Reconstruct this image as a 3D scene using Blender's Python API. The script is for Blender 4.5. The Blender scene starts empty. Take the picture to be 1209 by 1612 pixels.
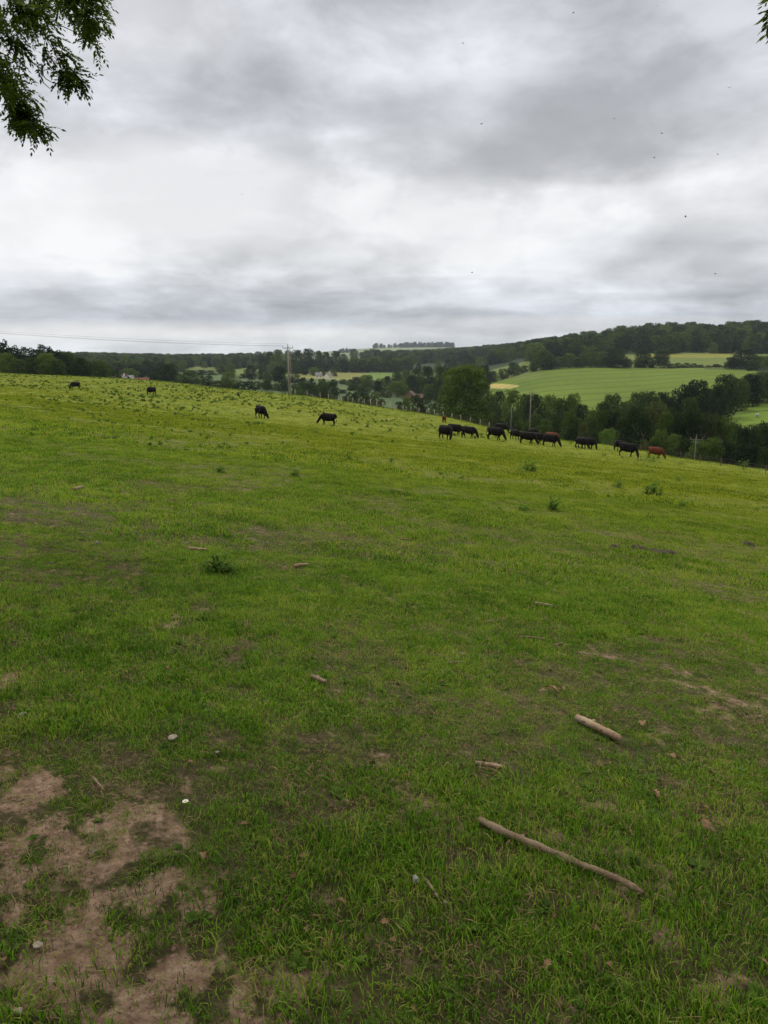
import bpy, bmesh, math, random
import numpy as np
from mathutils import Vector, Matrix
R = math.radians
random.seed(7); RNG = np.random.default_rng(7)
sc = bpy.context.scene
COL = sc.collection

# ------------------------------------------------------------------ camera
F = 1200.0; HROW = 545.0; EYE = 1.6
PITCH = math.atan((806 - HROW) / F)
cam_d = bpy.data.cameras.new('camera'); cam = bpy.data.objects.new('camera', cam_d); COL.objects.link(cam)
cam_d.sensor_fit = 'VERTICAL'; cam_d.sensor_height = 36; cam_d.lens = 36 * F / 1612
cam_d.clip_start = 0.05; cam_d.clip_end = 20000
cam.location = (0, 0, EYE); cam.rotation_euler = (math.pi / 2 - PITCH, 0, 0)
sc.camera = cam

# ------------------------------------------------------------------ light, sky
SUN_EL, SUN_AZ = 58, -25          # azimuth measured from the view direction, negative = left
sun_d = bpy.data.lights.new('sun', 'SUN'); sun = bpy.data.objects.new('sun', sun_d); COL.objects.link(sun)
sun_d.energy = 1.5; sun_d.angle = R(11); sun_d.color = (1, .96, .88)
sd = Vector((math.sin(R(SUN_AZ)) * math.cos(R(SUN_EL)), math.cos(R(SUN_AZ)) * math.cos(R(SUN_EL)), math.sin(R(SUN_EL))))
sun.rotation_euler = sd.to_track_quat('Z', 'Y').to_euler(); sun.location = (0, 0, 60)
sc.view_settings.view_transform = 'Standard'; sc.view_settings.look = 'None'
sc.view_settings.gamma = 1; sc.view_settings.exposure = 0.30
sc.cycles.max_bounces = 5; sc.cycles.transparent_max_bounces = 4; sc.cycles.volume_bounces = 0
sc.cycles.diffuse_bounces = 3; sc.cycles.use_denoising = True

class NT:
    def __init__(s, tree): s.t = tree; s.n = tree.nodes; s.l = tree.links
    def new(s, typ, **kw):
        n = s.n.new(typ)
        ins = kw.pop('ins', {})
        for k, v in kw.items(): setattr(n, k, v)
        for k, v in ins.items(): s.set(n, k, v)
        return n
    def set(s, n, k, v):
        sock = n.inputs[k]
        if isinstance(v, bpy.types.NodeSocket): s.l.new(v, sock)
        elif isinstance(v, bpy.types.Node): s.l.new(v.outputs[0], sock)
        else: sock.default_value = v
    def math(s, op, a, b=0.0, clamp=False):
        n = s.new('ShaderNodeMath', operation=op, use_clamp=clamp); s.set(n, 0, a); s.set(n, 1, b); return n.outputs[0]
    def mix(s, f, a, b, blend='MIX'):
        n = s.new('ShaderNodeMix', data_type='RGBA', blend_type=blend)
        s.set(n, 0, f); s.set(n, 6, a); s.set(n, 7, b); return n.outputs[2]
    def noise(s, vec, scale, detail=4, rough=.55, dist=0):
        n = s.new('ShaderNodeTexNoise', ins={'Scale': scale, 'Detail': detail, 'Roughness': rough, 'Distortion': dist})
        if vec is not None: s.l.new(vec, n.inputs['Vector'])
        return n.outputs['Fac']
    def ramp(s, fac, stops, interp='LINEAR'):
        n = s.new('ShaderNodeValToRGB'); n.color_ramp.interpolation = interp
        e = n.color_ramp.elements
        while len(e) < len(stops): e.new(.5)
        for el, (p, c) in zip(e, stops):
            el.position = p; el.color = c if len(c) == 4 else (*c, 1)
        s.set(n, 0, fac); return n.outputs[0]
    def mapr(s, v, a, b, c=0.0, d=1.0):
        n = s.new('ShaderNodeMapRange', ins={'Value': v, 'From Min': a, 'From Max': b, 'To Min': c, 'To Max': d}); return n.outputs[0]
def g(v): return (v, v, v, 1)
def c4(r, g_, b): return (r, g_, b, 1)

world = bpy.data.worlds.new('World'); sc.world = world; world.use_nodes = True
W = NT(world.node_tree); W.n.clear()
tc = W.new('ShaderNodeTexCoord').outputs['Generated']
sep = W.new('ShaderNodeSeparateXYZ', ins={0: tc})
X, Y, Z = sep.outputs
zc = W.math('MAXIMUM', Z, 0.0)
den = W.math('ADD', zc, 0.20)
U = W.math('DIVIDE', X, den); V = W.math('DIVIDE', Y, den)
pl = W.new('ShaderNodeCombineXYZ', ins={0: U, 1: V, 2: 0.0}).outputs[0]
def mapping(vec, loc=(0, 0, 0), scale=(1, 1, 1), rot=(0, 0, 0)):
    return W.new('ShaderNodeMapping', ins={0: vec, 1: loc, 2: rot, 3: scale}).outputs[0]
n_big = W.noise(mapping(pl, (3.1, 1.7, 0), (1.0, 1.0, 1)), 1.1, 6, .55, .25)
n_mid = W.noise(mapping(pl, (9.3, 4.2, 0), (1.0, 1.1, 1)), 2.6, 6, .52, .3)
n_dir = W.noise(mapping(tc, (1.3, 4.5, 2.0), (1, 1, 2.0)), 3.0, 7, .52, .4)
elev = W.ramp(W.math('MULTIPLY', zc, 2.5), [        # position = sin(elevation) * 2.5
    (0.0, (.58, .60, .62)), (.03, (.56, .57, .59)), (.065, (.40, .43, .48)), (.14, (.45, .47, .51)), (.24, (.60, .61, .63)), (.45, (.66, .665, .68)),
    (.66, (.52, .53, .56)), (.95, (.50, .51, .54)), (1.0, (.62, .63, .65))])
def blob(az, el, raz, rel):
    """soft mask round a compass direction of the sky"""
    a = W.math('ARCTAN2', X, Y)
    da = W.math('DIVIDE', W.math('SUBTRACT', a, R(az)), R(raz))
    e = W.math('ARCSINE', Z)
    de = W.math('DIVIDE', W.math('SUBTRACT', e, R(el)), R(rel))
    jit = W.math('MULTIPLY', W.math('SUBTRACT', n_dir, .5), 2.2)
    q = W.math('ADD', W.math('MULTIPLY', da, da), W.math('MULTIPLY', de, de))
    q = W.math('ADD', q, jit)
    return W.mapr(q, 1.3, 0.0, 0.0, 1.0)
cm = W.math('ADD', W.math('MULTIPLY', n_big, .5), W.math('MULTIPLY', n_mid, .5))
cmr = W.mapr(cm, .38, .62, .84, 1.22)
streak = W.mapr(n_dir, .34, .66, .92, 1.08)
warp = W.new('ShaderNodeTexNoise', ins={'Vector': tc, 'Scale': 3.5, 'Detail': 3}).outputs['Color']
wv_ = W.new('ShaderNodeVectorMath', operation='MULTIPLY_ADD', ins={0: warp, 1: (.16, .16, .10), 2: mapping(tc, (5, 2, 1), (1, 1, 1.9))}).outputs[0]
n_bil = W.noise(wv_, 4.6, 9, .56, 0)
bil = W.mapr(n_bil, .40, .62, .86, 1.14)
cl = W.mix(1.0, elev, W.new('ShaderNodeCombineColor', ins={0: cmr, 1: cmr, 2: cmr}).outputs[0], 'MULTIPLY')
cl = W.mix(1.0, cl, W.new('ShaderNodeCombineColor', ins={0: bil, 1: bil, 2: bil}).outputs[0], 'MULTIPLY')
cl = W.mix(1.0, cl, W.new('ShaderNodeCombineColor', ins={0: streak, 1: streak, 2: streak}).outputs[0], 'MULTIPLY')
n_low = W.noise(mapping(tc, (2.7, 1.1, 5.0), (1, 1, 6)), 4.2, 8, .6, .6)
lowf = W.mapr(Z, .16, .03, 0.0, 1.0)
lowv = W.mapr(n_low, .40, .60, .88, 1.12)
cl = W.mix(lowf, cl, W.mix(1.0, cl, W.new('ShaderNodeCombineColor', ins={0: lowv, 1: lowv, 2: lowv}).outputs[0], 'MULTIPLY'))
def darken(cl, m, f, col): return W.mix(W.math('MULTIPLY', m, f), cl, col)
cl = darken(cl, blob(13, 14.5, 17, 3.4), .66, c4(.33, .335, .35))
cl = darken(cl, blob(19, 6.0, 12, 2.2), .45, c4(.34, .36, .39))
cl = darken(cl, blob(-15, 10, 11, 4.0), .7, c4(.86, .86, .88))
cl = darken(cl, blob(4, 7.5, 13, 2.6), .55, c4(.84, .84, .86))
cl = darken(cl, blob(-22, 20, 13, 3.5), .45, c4(.78, .78, .80))
cl = darken(cl, blob(-12, 2.2, 13, .8), .28, c4(.36, .39, .45))
cl = darken(cl, blob(-14, .9, 19, 1.0), .7, c4(.80, .79, .78))
cl = darken(cl, blob(12, 1.6, 14, .6), .5, c4(.66, .66, .66))
cl = darken(cl, blob(25, 9.0, 10, 2.2), .5, c4(.78, .78, .80))
cl = darken(cl, blob(-24, 6.0, 9, 2.0), .45, c4(.78, .78, .80))
cl = W.mix(1.0, cl, c4(.735, .735, .745), 'DARKEN')
bil2 = W.mapr(n_bil, .42, .60, .93, 1.07)
cl = W.mix(1.0, cl, W.new('ShaderNodeCombineColor', ins={0: bil2, 1: bil2, 2: bil2}).outputs[0], 'MULTIPLY')
# the sky right overhead is brighter than the sky near the horizon, as under a real overcast
zen = W.mapr(Z, .40, .85, 0.0, 1.0)
cl = W.mix(zen, cl, c4(1.65, 1.60, 1.50))
sky = W.new('ShaderNodeTexSky', sky_type='NISHITA', sun_disc=False, sun_elevation=R(SUN_EL), sun_rotation=R(SUN_AZ))
skys = W.mix(1.0, sky.outputs[0], g(.10), 'MULTIPLY')
tot = W.mix(.96, skys, cl)
# ground side of the world stays dim
tot = W.mix(W.mapr(Z, -.02, -.08, 0, 1), tot, c4(.05, .07, .04))
bg = W.new('ShaderNodeBackground', ins={'Color': tot, 'Strength': 1.0})
W.l.new(bg.outputs[0], W.new('ShaderNodeOutputWorld').inputs[0])
world.cycles.sampling_method = 'MANUAL'; world.cycles.sample_map_resolution = 512

# ------------------------------------------------------------------ projection helpers (photograph pixels 1209 x 1612)
SP, CP = math.sin(PITCH), math.cos(PITCH)
def ray(px, row):
    """t = x / y and s = z / y of the ray through a pixel"""
    u = (np.asarray(px, float) - 604.5) / F; w = (806 - np.asarray(row, float)) / F
    y = w * SP + CP; z = w * CP - SP
    return u / y, z / y
def s_of(row): return float(ray(604.5, row)[1])
def project(x, y, z):
    z = z - EYE; y = np.maximum(y, .01)
    f = y * CP - z * SP; up = y * SP + z * CP
    return 604.5 + F * x / f, 806 - F * up / f

# ------------------------------------------------------------------ noise
def vnoise(x, y, seed=0):
    xi = np.floor(x).astype(np.int64); yi = np.floor(y).astype(np.int64)
    fx = x - xi; fy = y - yi; fx = fx * fx * (3 - 2 * fx); fy = fy * fy * (3 - 2 * fy)
    def h(a, b):
        n = (a * 374761393 + b * 668265263 + seed * 974634777) & 0x7fffffff
        n = ((n ^ (n >> 13)) * 1274126177) & 0x7fffffff
        return ((n ^ (n >> 16)) & 0xffff) / 65535.0
    return (h(xi, yi) * (1 - fx) + h(xi + 1, yi) * fx) * (1 - fy) + (h(xi, yi + 1) * (1 - fx) + h(xi + 1, yi + 1) * fx) * fy
def fbm(x, y, seed=0, oct=4):
    v = 0; a = .5; tot = 0
    for i in range(oct):
        v = v + a * vnoise(x * 2 ** i + 17.3 * i, y * 2 ** i - 9.1 * i, seed + i); tot += a; a *= .5
    return v / tot

# ------------------------------------------------------------------ terrain
# for each column of the view: (forward distance, photograph row at which that ground shows or would show)
COLS = [
 (-320, [(140, 598), (230, 572), (262, 577), (330, 582), (600, 580), (1000, 568), (1500, 561), (6500, 562)]),
 (0,    [(140, 605), (215, 586.5), (250, 592), (330, 597), (600, 590), (1000, 573), (1500, 563), (2200, 563), (3500, 562), (6500, 562)]),
 (240,  [(125, 621), (200, 598.5), (250, 606), (340, 612), (450, 603), (700, 592), (1000, 582), (1400, 570), (2200, 566), (3500, 562), (6500, 561)]),
 (455,  [(120, 636), (172, 620.5), (215, 630), (320, 636), (450, 614), (700, 598), (1000, 586), (1300, 575), (1500, 567), (2200, 568), (3500, 558), (6500, 557)]),
 (600,  [(125, 658), (170, 640.5), (215, 653), (320, 655), (450, 628), (600, 612), (900, 592), (1200, 579), (1600, 565), (2200, 569), (3500, 552), (4400, 547), (6500, 550)]),
 (733,  [(130, 674), (165, 662.5), (215, 680), (320, 668), (420, 647), (550, 625), (700, 605), (900, 589), (1200, 574), (1800, 558), (2500, 562), (4200, 546), (6500, 549)]),
 (850,  [(105, 693), (140, 684), (185, 708), (250, 705), (330, 665), (400, 640), (620, 584), (760, 572), (900, 563), (1400, 549), (2000, 549), (3500, 539), (6500, 546)]),
 (1000, [(112, 705), (150, 738), (190, 735), (260, 700), (380, 643), (620, 579), (700, 570), (800, 559), (1100, 531), (1500, 543), (3500, 543), (6500, 548)]),
 (1209, [(95, 737), (130, 768), (165, 762), (200, 722), (260, 669), (330, 627), (450, 600), (580, 582), (680, 570), (800, 558), (1050, 526), (1500, 543), (6500, 548)]),
 (1520, [(88, 775), (120, 805), (160, 795), (200, 750), (260, 690), (330, 640), (450, 605), (580, 582), (680, 570), (800, 558), (1050, 526), (1500, 543), (6500, 548)]),
]
AX, AY = .11, .091
ys = np.exp(np.linspace(math.log(60), math.log(7000), 420))
ct = np.array([float(ray(c, 600)[0]) for c, _ in COLS])
Zc = []
for (c, kn), t in zip(COLS, ct):
    y = [0, 80] + [k[0] for k in kn]
    z = [-EYE, -EYE - AY * 80 - AX * t * 80] + [s_of(k[1]) * k[0] for k in kn]
    Zc.append(np.interp(ys, y, z))
Zc = np.array(Zc)
ts = np.linspace(ct[0], ct[-1], 240)
def cr(t):           # Catmull-Rom across the columns
    i = int(np.clip(np.searchsorted(ct, t) - 1, 0, len(ct) - 2)); h = ct[i + 1] - ct[i]; u = (t - ct[i]) / h
    def m(j):
        a, b = max(j - 1, 0), min(j + 1, len(ct) - 1); return (Zc[b] - Zc[a]) / (ct[b] - ct[a])
    return (2*u**3-3*u**2+1)*Zc[i] + (u**3-2*u**2+u)*h*m(i) + (-2*u**3+3*u**2)*Zc[i+1] + (u**3-u**2)*h*m(i+1)
ZG = np.array([cr(t) for t in ts])
def smooth(a, k, ax):
    ker = np.exp(-np.linspace(-2, 2, 2 * k + 1) ** 2); ker /= ker.sum()
    return np.apply_along_axis(lambda v: np.convolve(np.pad(v, k, mode='edge'), ker, 'valid'), ax, a)
ZG = smooth(smooth(ZG, 5, 1), 4, 0)
def macro(x, y):
    x = np.asarray(x, float); y = np.asarray(y, float)
    plane = -EYE - AX * x - AY * y
    yy = np.maximum(y, 1.0)
    th = np.clip(np.arctan2(x, y), math.atan(ts[0]), math.atan(ts[-1]))
    r = np.hypot(x, y); out = np.abs(np.arctan2(x, y)) > math.atan(ts[-1]) * .999
    yy = np.where(out, r * math.cos(math.atan(ts[-1])), yy)
    t = np.tan(th)
    fi = np.clip((t - ts[0]) / (ts[1] - ts[0]), 0, len(ts) - 1.001)
    fj = np.clip((np.log(np.maximum(yy, 60)) - math.log(60)) / (math.log(7000 / 60) / 419), 0, 418.999)
    i = fi.astype(int); j = fj.astype(int); a = fi - i; b = fj - j
    zz = (ZG[i, j] * (1-a) + ZG[i+1, j] * a) * (1-b) + (ZG[i, j+1] * (1-a) + ZG[i+1, j+1] * a) * b
    w = np.clip((yy - 62) / 16, 0, 1); w = w * w * (3 - 2 * w)
    return plane * (1 - w) + zz * w + EYE
def zg(x, y):
    x = np.asarray(x, float); y = np.asarray(y, float)
    r = np.hypot(x, y); near = np.clip(1 - (r - 40) / 80, 0, 1)
    return macro(x, y) + near * ((fbm(x / 2.2, y / 2.2, 3, 3) - .5) * .10 + (fbm(x / .35, y / .35, 9, 3) - .5) * .035)
def at(px, row, dmin=0.8, dmax=6500):
    """where the ray through a pixel meets the ground"""
    t, s = ray(px, row); ds = np.exp(np.linspace(math.log(dmin), math.log(dmax), 3000))
    h = s * ds + EYE - zg(t * ds, ds); k = np.argmax(h < 0)
    if not (h < 0).any(): k = len(ds) - 1
    if k > 0:
        a = h[k-1] / (h[k-1] - h[k]) if h[k-1] != h[k] else 0
        d = ds[k-1] + a * (ds[k] - ds[k-1])
    else: d = ds[0]
    return Vector((float(t * d), float(d), float(zg(t * d, d))))
def onD(px, D, row=620):
    t = float(ray(px, row)[0]); return Vector((t * D, D, float(zg(t * D, D))))
EDGE_PX = [-320, 0, 240, 455, 600, 733, 850, 1000, 1209, 1520]; EDGE_D = [230, 215, 200, 172, 170, 165, 140, 112, 95, 88]
def edgeD(t): return np.interp(t, ct, EDGE_D)

# ------------------------------------------------------------------ materials
def mat(name):
    m = bpy.data.materials.new(name); m.use_nodes = True; t = NT(m.node_tree); t.n.clear()
    out = t.new('ShaderNodeOutputMaterial'); b = t.new('ShaderNodeBsdfPrincipled'); t.l.new(b.outputs[0], out.inputs[0])
    b.inputs['Specular IOR Level'].default_value = .14
    return m, t, b, out
def simple(name, col, rough=.8, var=.25, scale=8., bump=0.):
    m, t, b, o = mat(name)
    v = t.new('ShaderNodeTexCoord').outputs['Object']; n = t.noise(v, scale, 6, .6)
    a = [c * (1 - var) for c in col]; d = [min(1, c * (1 + var)) for c in col]
    t.set(b, 'Base Color', t.ramp(n, [(.3, a), (.7, d)])); b.inputs['Roughness'].default_value = rough
    if bump:
        bn = t.new('ShaderNodeBump', ins={'Height': n, 'Strength': bump, 'Distance': .02}); t.set(b, 'Normal', bn)
    return m
def leafmat(name, dark, mid, light, rand=.5, scale=1.2, transl=.35, rough=.6):
    m, t, b, o = mat(name)
    v = t.new('ShaderNodeTexCoord').outputs['Object']
    oi = t.new('ShaderNodeObjectInfo')
    n = t.noise(v, scale, 3, .6)
    f = t.math('ADD', t.math('MULTIPLY', t.math('SUBTRACT', n, .5), 1.3), t.math('MULTIPLY', t.math('SUBTRACT', oi.outputs['Random'], .5), rand))
    f = t.math('ADD', f, .48)
    rnd = t.new('ShaderNodeNewGeometry').outputs['Random Per Island']
    f = t.math('ADD', f, t.math('MULTIPLY', t.math('SUBTRACT', rnd, .5), .35), clamp=True)
    c = t.ramp(f, [(.2, dark), (.5, mid), (.85, light)])
    t.set(b, 'Base Color', c); b.inputs['Roughness'].default_value = .75; b.inputs['Specular IOR Level'].default_value = .06
    tr = t.new('ShaderNodeBsdfTranslucent'); t.set(tr, 'Color', t.mix(1.0, c, c4(1.3, 1.2, .6), 'MULTIPLY'))
    mx = t.new('ShaderNodeMixShader', ins={0: transl}); t.l.new(b.outputs[0], mx.inputs[1]); t.l.new(tr.outputs[0], mx.inputs[2])
    t.l.new(mx.outputs[0], o.inputs[0]); return m

def add_grassmat(name, cols, transl=.45):
    """grass blades: hue drifts from place to place over the pasture and from blade to blade"""
    m, t, b, o = mat(name)
    pos = t.new('ShaderNodeNewGeometry'); v = pos.outputs['Position']; rnd = pos.outputs['Random Per Island']
    oi = t.new('ShaderNodeObjectInfo').outputs['Random']
    n1 = t.noise(v, .35, 4, .6); n2 = t.noise(v, 2.1, 4, .6)
    f = t.math('ADD', t.math('MULTIPLY', n1, .55), t.math('MULTIPLY', n2, .45))
    f = t.math('ADD', f, t.math('MULTIPLY', t.math('SUBTRACT', rnd, .5), .46))
    f = t.math('ADD', f, t.math('MULTIPLY', t.math('SUBTRACT', oi, .5), .42), clamp=True)
    c = t.ramp(f, cols)
    # a few withered blades
    c = t.mix(t.mapr(rnd, .93, .95, 0, 1), c, c4(.26, .19, .085))
    # grazed, drier sward away from the tree, with its sunlit tone painted in
    sp = t.new('ShaderNodeSeparateXYZ', ins={0: v})
    far = t.mapr(t.math('ADD', sp.outputs[1], t.math('MULTIPLY', sp.outputs[0], .55)), 5.0, 34.0, 0.0, 1.0)
    c = t.mix(t.math('MULTIPLY', far, .70), c, t.ramp(f, [(.20, (.066, .096, .004)), (.48, (.160, .190, .008)), (.8, (.26, .262, .022))]))
    t.set(b, 'Base Color', c); b.inputs['Roughness'].default_value = .6; b.inputs['Specular IOR Level'].default_value = .10
    tr = t.new('ShaderNodeBsdfTranslucent'); t.set(tr, 'Color', t.mix(1.0, c, c4(1.2, 1.15, .55), 'MULTIPLY'))
    mx = t.new('ShaderNodeMixShader', ins={0: transl}); t.l.new(b.outputs[0], mx.inputs[1]); t.l.new(tr.outputs[0], mx.inputs[2])
    t.l.new(mx.outputs[0], o.inputs[0]); return m

M = {}
M['grass'] = add_grassmat('grass_blades', [(.20, (.026, .066, .006)), (.40, (.082, .190, .013)), (.62, (.158, .295, .026)), (.84, (.32, .36, .07))])
M['lush'] = leafmat('lush_leaves', (.036, .066, .012), (.065, .115, .018), (.11, .17, .03), .3, 9)
M['thistle'] = leafmat('thistle_leaves', (.028, .066, .006), (.052, .112, .009), (.085, .155, .016), .3, 6, .25)
M['crown'] = leafmat('tree_leaves', (.011, .025, .005), (.030, .058, .009), (.070, .110, .018), .9, 4.5)
M['crown_olive'] = leafmat('pale_tree_leaves', (.022, .034, .010), (.044, .062, .017), (.078, .094, .028), .6, 4.5)
M['crown_dark'] = leafmat('dark_tree_leaves', (.008, .018, .005), (.019, .036, .008), (.042, .070, .014), .8, 4.5)
M['crown_bright'] = leafmat('fresh_tree_leaves', (.030, .064, .010), (.052, .104, .016), (.085, .145, .028), .5, 4.5)
M['conifer'] = leafmat('conifer_needles', (.006, .014, .005), (.014, .028, .008), (.034, .056, .014), .6, 5, .15)
M['ash'] = leafmat('ash_leaves', (.022, .042, .006), (.048, .082, .010), (.085, .13, .018), .2, 2.0, .4)
M['bark'] = simple('tree_bark', (.10, .085, .065), .9, .4, 6, .3)
M['twig'] = simple('twig_bark', (.055, .045, .035), .9, .3, 12)
M['pole'] = simple('weathered_pole_wood', (.22, .19, .15), .85, .25, 5)
M['palepole'] = simple('pale_pole_wood', (.17, .16, .145), .85, .15, 5)
M['post'] = simple('fence_post_wood', (.32, .28, .20), .85, .3, 6)
M['redpost'] = simple('stained_post_wood', (.12, .06, .035), .85, .3, 6)
M['wire'] = simple('line_wire', (.05, .05, .055), .6, .1)
M['fwire'] = simple('fence_wire', (.25, .25, .25), .5, .1)
M['ceramic'] = simple('insulator_glaze', (.20, .13, .10), .3, .1)
M['stone'] = simple('flint', (.25, .21, .165), .8, .35, 30, .4)
M['white_flint'] = simple('white_flint', (.27, .255, .22), .8, .2, 30, .3)
M['pebble'] = simple('chalk_pebble', (.19, .17, .14), .8, .2, 30)
M['deadleaf'] = simple('withered_leaf', (.20, .12, .065), .8, .45, 14)
M['dung'] = simple('dried_dung', (.040, .032, .020), .95, .5, 14, .6)
M['white'] = simple('white_petals', (.8, .8, .78), .6, .05)
M['yellow'] = simple('yellow_floret', (.7, .5, .05), .6, .1)
M['wallwhite'] = simple('render_wall', (.55, .53, .48), .8, .1, 1)
M['wallbrick'] = simple('brick_wall', (.15, .09, .065), .85, .2, 3)
M['slate'] = simple('slate_roof', (.13, .125, .12), .7, .2, 1)
M['redtile'] = simple('red_tile_roof', (.12, .045, .03), .8, .2, 1)
M['browntile'] = simple('brown_tile_roof', (.085, .058, .045), .8, .2, 1)
M['glass'] = simple('window_glass', (.03, .035, .04), .15, .05)
M['metal'] = simple('galvanised_trough', (.50, .50, .48), .5, .15, 2)
def barkmat(k=1.0):
    m, t, b, o = mat('fallen_branch_bark')
    v = t.new('ShaderNodeTexCoord').outputs['Object']
    n = t.noise(v, 7, 6, .6); n2 = t.noise(v, 38, 4, .6); n3 = t.noise(v, 110, 3, .6)
    c = t.ramp(n, [(.3, (.085*k, .048*k, .028*k)), (.5, (.155*k, .105*k, .066*k)), (.7, (.25*k, .19*k, .13*k))])
    c = t.mix(t.mapr(n2, .60, .66, 0, .85), c, c4(.055, .032, .02))
    c = t.mix(t.mapr(n3, .5, .75, 0, .5), c, c4(.30, .24, .17))
    t.set(b, 'Base Color', c); b.inputs['Roughness'].default_value = .85
    t.set(b, 'Normal', t.new('ShaderNodeBump', ins={'Height': t.math('ADD', n2, n3), 'Strength': .6, 'Distance': .004})); return m
M['branch'] = barkmat()
M['pale_branch'] = barkmat(1.5)
def cowmat(name, a, bcol):
    m, t, b, o = mat(name)
    v = t.new('ShaderNodeTexCoord').outputs['Object']; n = t.noise(v, 2.5, 5, .6)
    t.set(b, 'Base Color', t.ramp(n, [(.35, a), (.7, bcol)])); b.inputs['Roughness'].default_value = .65
    b.inputs['Specular IOR Level'].default_value = .06
    return m
M['cow_black'] = cowmat('black_coat', (.004, .0035, .0035), (.009, .007, .006))
M['cow_brown'] = cowmat('brownish_black_coat', (.004, .0035, .003), (.011, .008, .006))
M['cow_red'] = cowmat('red_brown_coat', (.060, .016, .007), (.105, .028, .012))
M['cow_pied'] = cowmat('pied_coat', (.02, .018, .016), (.70, .68, .64))
M['feather'] = simple('black_feathers', (.010, .010, .012), .5, .2)

# ------------------------------------------------------------------ object helpers
def link(name, me, m=None, parent=None, loc=None):
    o = bpy.data.objects.new(name, me); COL.objects.link(o)
    if m is not None and me is not None and not me.materials: me.materials.append(m)
    if parent is not None: o.parent = parent
    if loc is not None: o.location = loc
    return o
def empty(name, loc, rz=0, sc_=None):
    o = bpy.data.objects.new(name, None); COL.objects.link(o); o.location = loc; o.rotation_euler = (0, 0, rz)
    o.empty_display_size = .2
    if sc_ is not None: o.scale = sc_ if hasattr(sc_, '__len__') else (sc_,) * 3
    return o
def tag(o, label=None, cat=None, group=None, kind=None):
    if label: o['label'] = label
    if cat: o['category'] = cat
    if group: o['group'] = group
    if kind: o['kind'] = kind
    return o
def pymesh(name, v, f, m=None, smooth=False):
    me = bpy.data.meshes.new(name); me.from_pydata([tuple(p) for p in v], [], [tuple(q) for q in f])
    if m: me.materials.append(m)
    if smooth: me.polygons.foreach_set('use_smooth', [True] * len(me.polygons))
    me.update(); return me
def quads(name, V4, m=None):
    """V4: (n,4,3) array of quads, not welded"""
    n = len(V4); me = bpy.data.meshes.new(name)
    me.vertices.add(n * 4); me.vertices.foreach_set('co', V4.reshape(-1).astype(np.float32))
    me.loops.add(n * 4); me.loops.foreach_set('vertex_index', np.arange(n * 4, dtype=np.int32))
    me.polygons.add(n); me.polygons.foreach_set('loop_start', np.arange(0, n * 4, 4, dtype=np.int32))
    me.update(calc_edges=True)
    if m: me.materials.append(m)
    return me
class MB:
    def __init__(s): s.v = []; s.f = []
    def tube(s, pts, rad, seg=8, cap=True):
        pts = [Vector(p) for p in pts]
        if not hasattr(rad, '__len__'): rad = [rad] * len(pts)
        b0 = len(s.v); up = Vector((0, 0, 1)); prev = None
        for i, p in enumerate(pts):
            d = (pts[min(i+1, len(pts)-1)] - pts[max(i-1, 0)]).normalized()
            if prev is None:
                a = d.cross(up) if abs(d.z) < .95 else d.cross(Vector((0, 1, 0)))
            else: a = prev - d * prev.dot(d)
            a.normalize(); b = d.cross(a); prev = a
            for k in range(seg):
                an = 2 * math.pi * k / seg; r = rad[i]
                s.v.append(p + (a * math.cos(an) + b * math.sin(an)) * r)
        for i in range(len(pts) - 1):
            for k in range(seg):
                s.f.append((b0+i*seg+k, b0+i*seg+(k+1) % seg, b0+(i+1)*seg+(k+1) % seg, b0+(i+1)*seg+k))
        if cap:
            s.f.append(tuple(b0 + k for k in range(seg))[::-1]); e = b0 + (len(pts)-1) * seg; s.f.append(tuple(e + k for k in range(seg)))
    def box(s, c, d, rz=0):
        b0 = len(s.v); cz, sz = math.cos(rz), math.sin(rz)
        for z in (-1, 1):
            for x, y in ((-1, -1), (1, -1), (1, 1), (-1, 1)):
                X_, Y_ = x * d[0] / 2, y * d[1] / 2
                s.v.append(Vector((c[0] + X_ * cz - Y_ * sz, c[1] + X_ * sz + Y_ * cz, c[2] + z * d[2] / 2)))
        for f in ((3, 2, 1, 0), (4, 5, 6, 7), (0, 1, 5, 4), (1, 2, 6, 5), (2, 3, 7, 6), (3, 0, 4, 7)): s.f.append(tuple(b0 + i for i in f))
    def ell(s, c, r, seg=10, rings=6):
        b0 = len(s.v)
        for i in range(rings + 1):
            th = math.pi * i / rings
            for k in range(seg):
                ph = 2 * math.pi * k / seg
                s.v.append(Vector((c[0] + r[0]*math.sin(th)*math.cos(ph), c[1] + r[1]*math.sin(th)*math.sin(ph), c[2] + r[2]*math.cos(th))))
        for i in range(rings):
            for k in range(seg): s.f.append((b0+i*seg+k, b0+(i+1)*seg+k, b0+(i+1)*seg+(k+1) % seg, b0+i*seg+(k+1) % seg))
    def mesh(s, name, m, smooth=True): return pymesh(name, s.v, s.f, m, smooth)
    def build(s, name, m, parent=None, loc=None, smooth=True): return link(name, s.mesh(name, m, smooth), None, parent, loc)

ORD = ['first', 'second', 'third', 'fourth', 'fifth', 'sixth', 'seventh', 'eighth', 'ninth', 'tenth', 'eleventh', 'twelfth', 'thirteenth', 'fourteenth',
       'fifteenth', 'sixteenth', 'seventeenth', 'eighteenth', 'nineteenth', 'twentieth', 'twenty-first', 'twenty-second', 'twenty-third', 'twenty-fourth', 'twenty-fifth', 'twenty-sixth', 'twenty-seventh', 'twenty-eighth']

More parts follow.
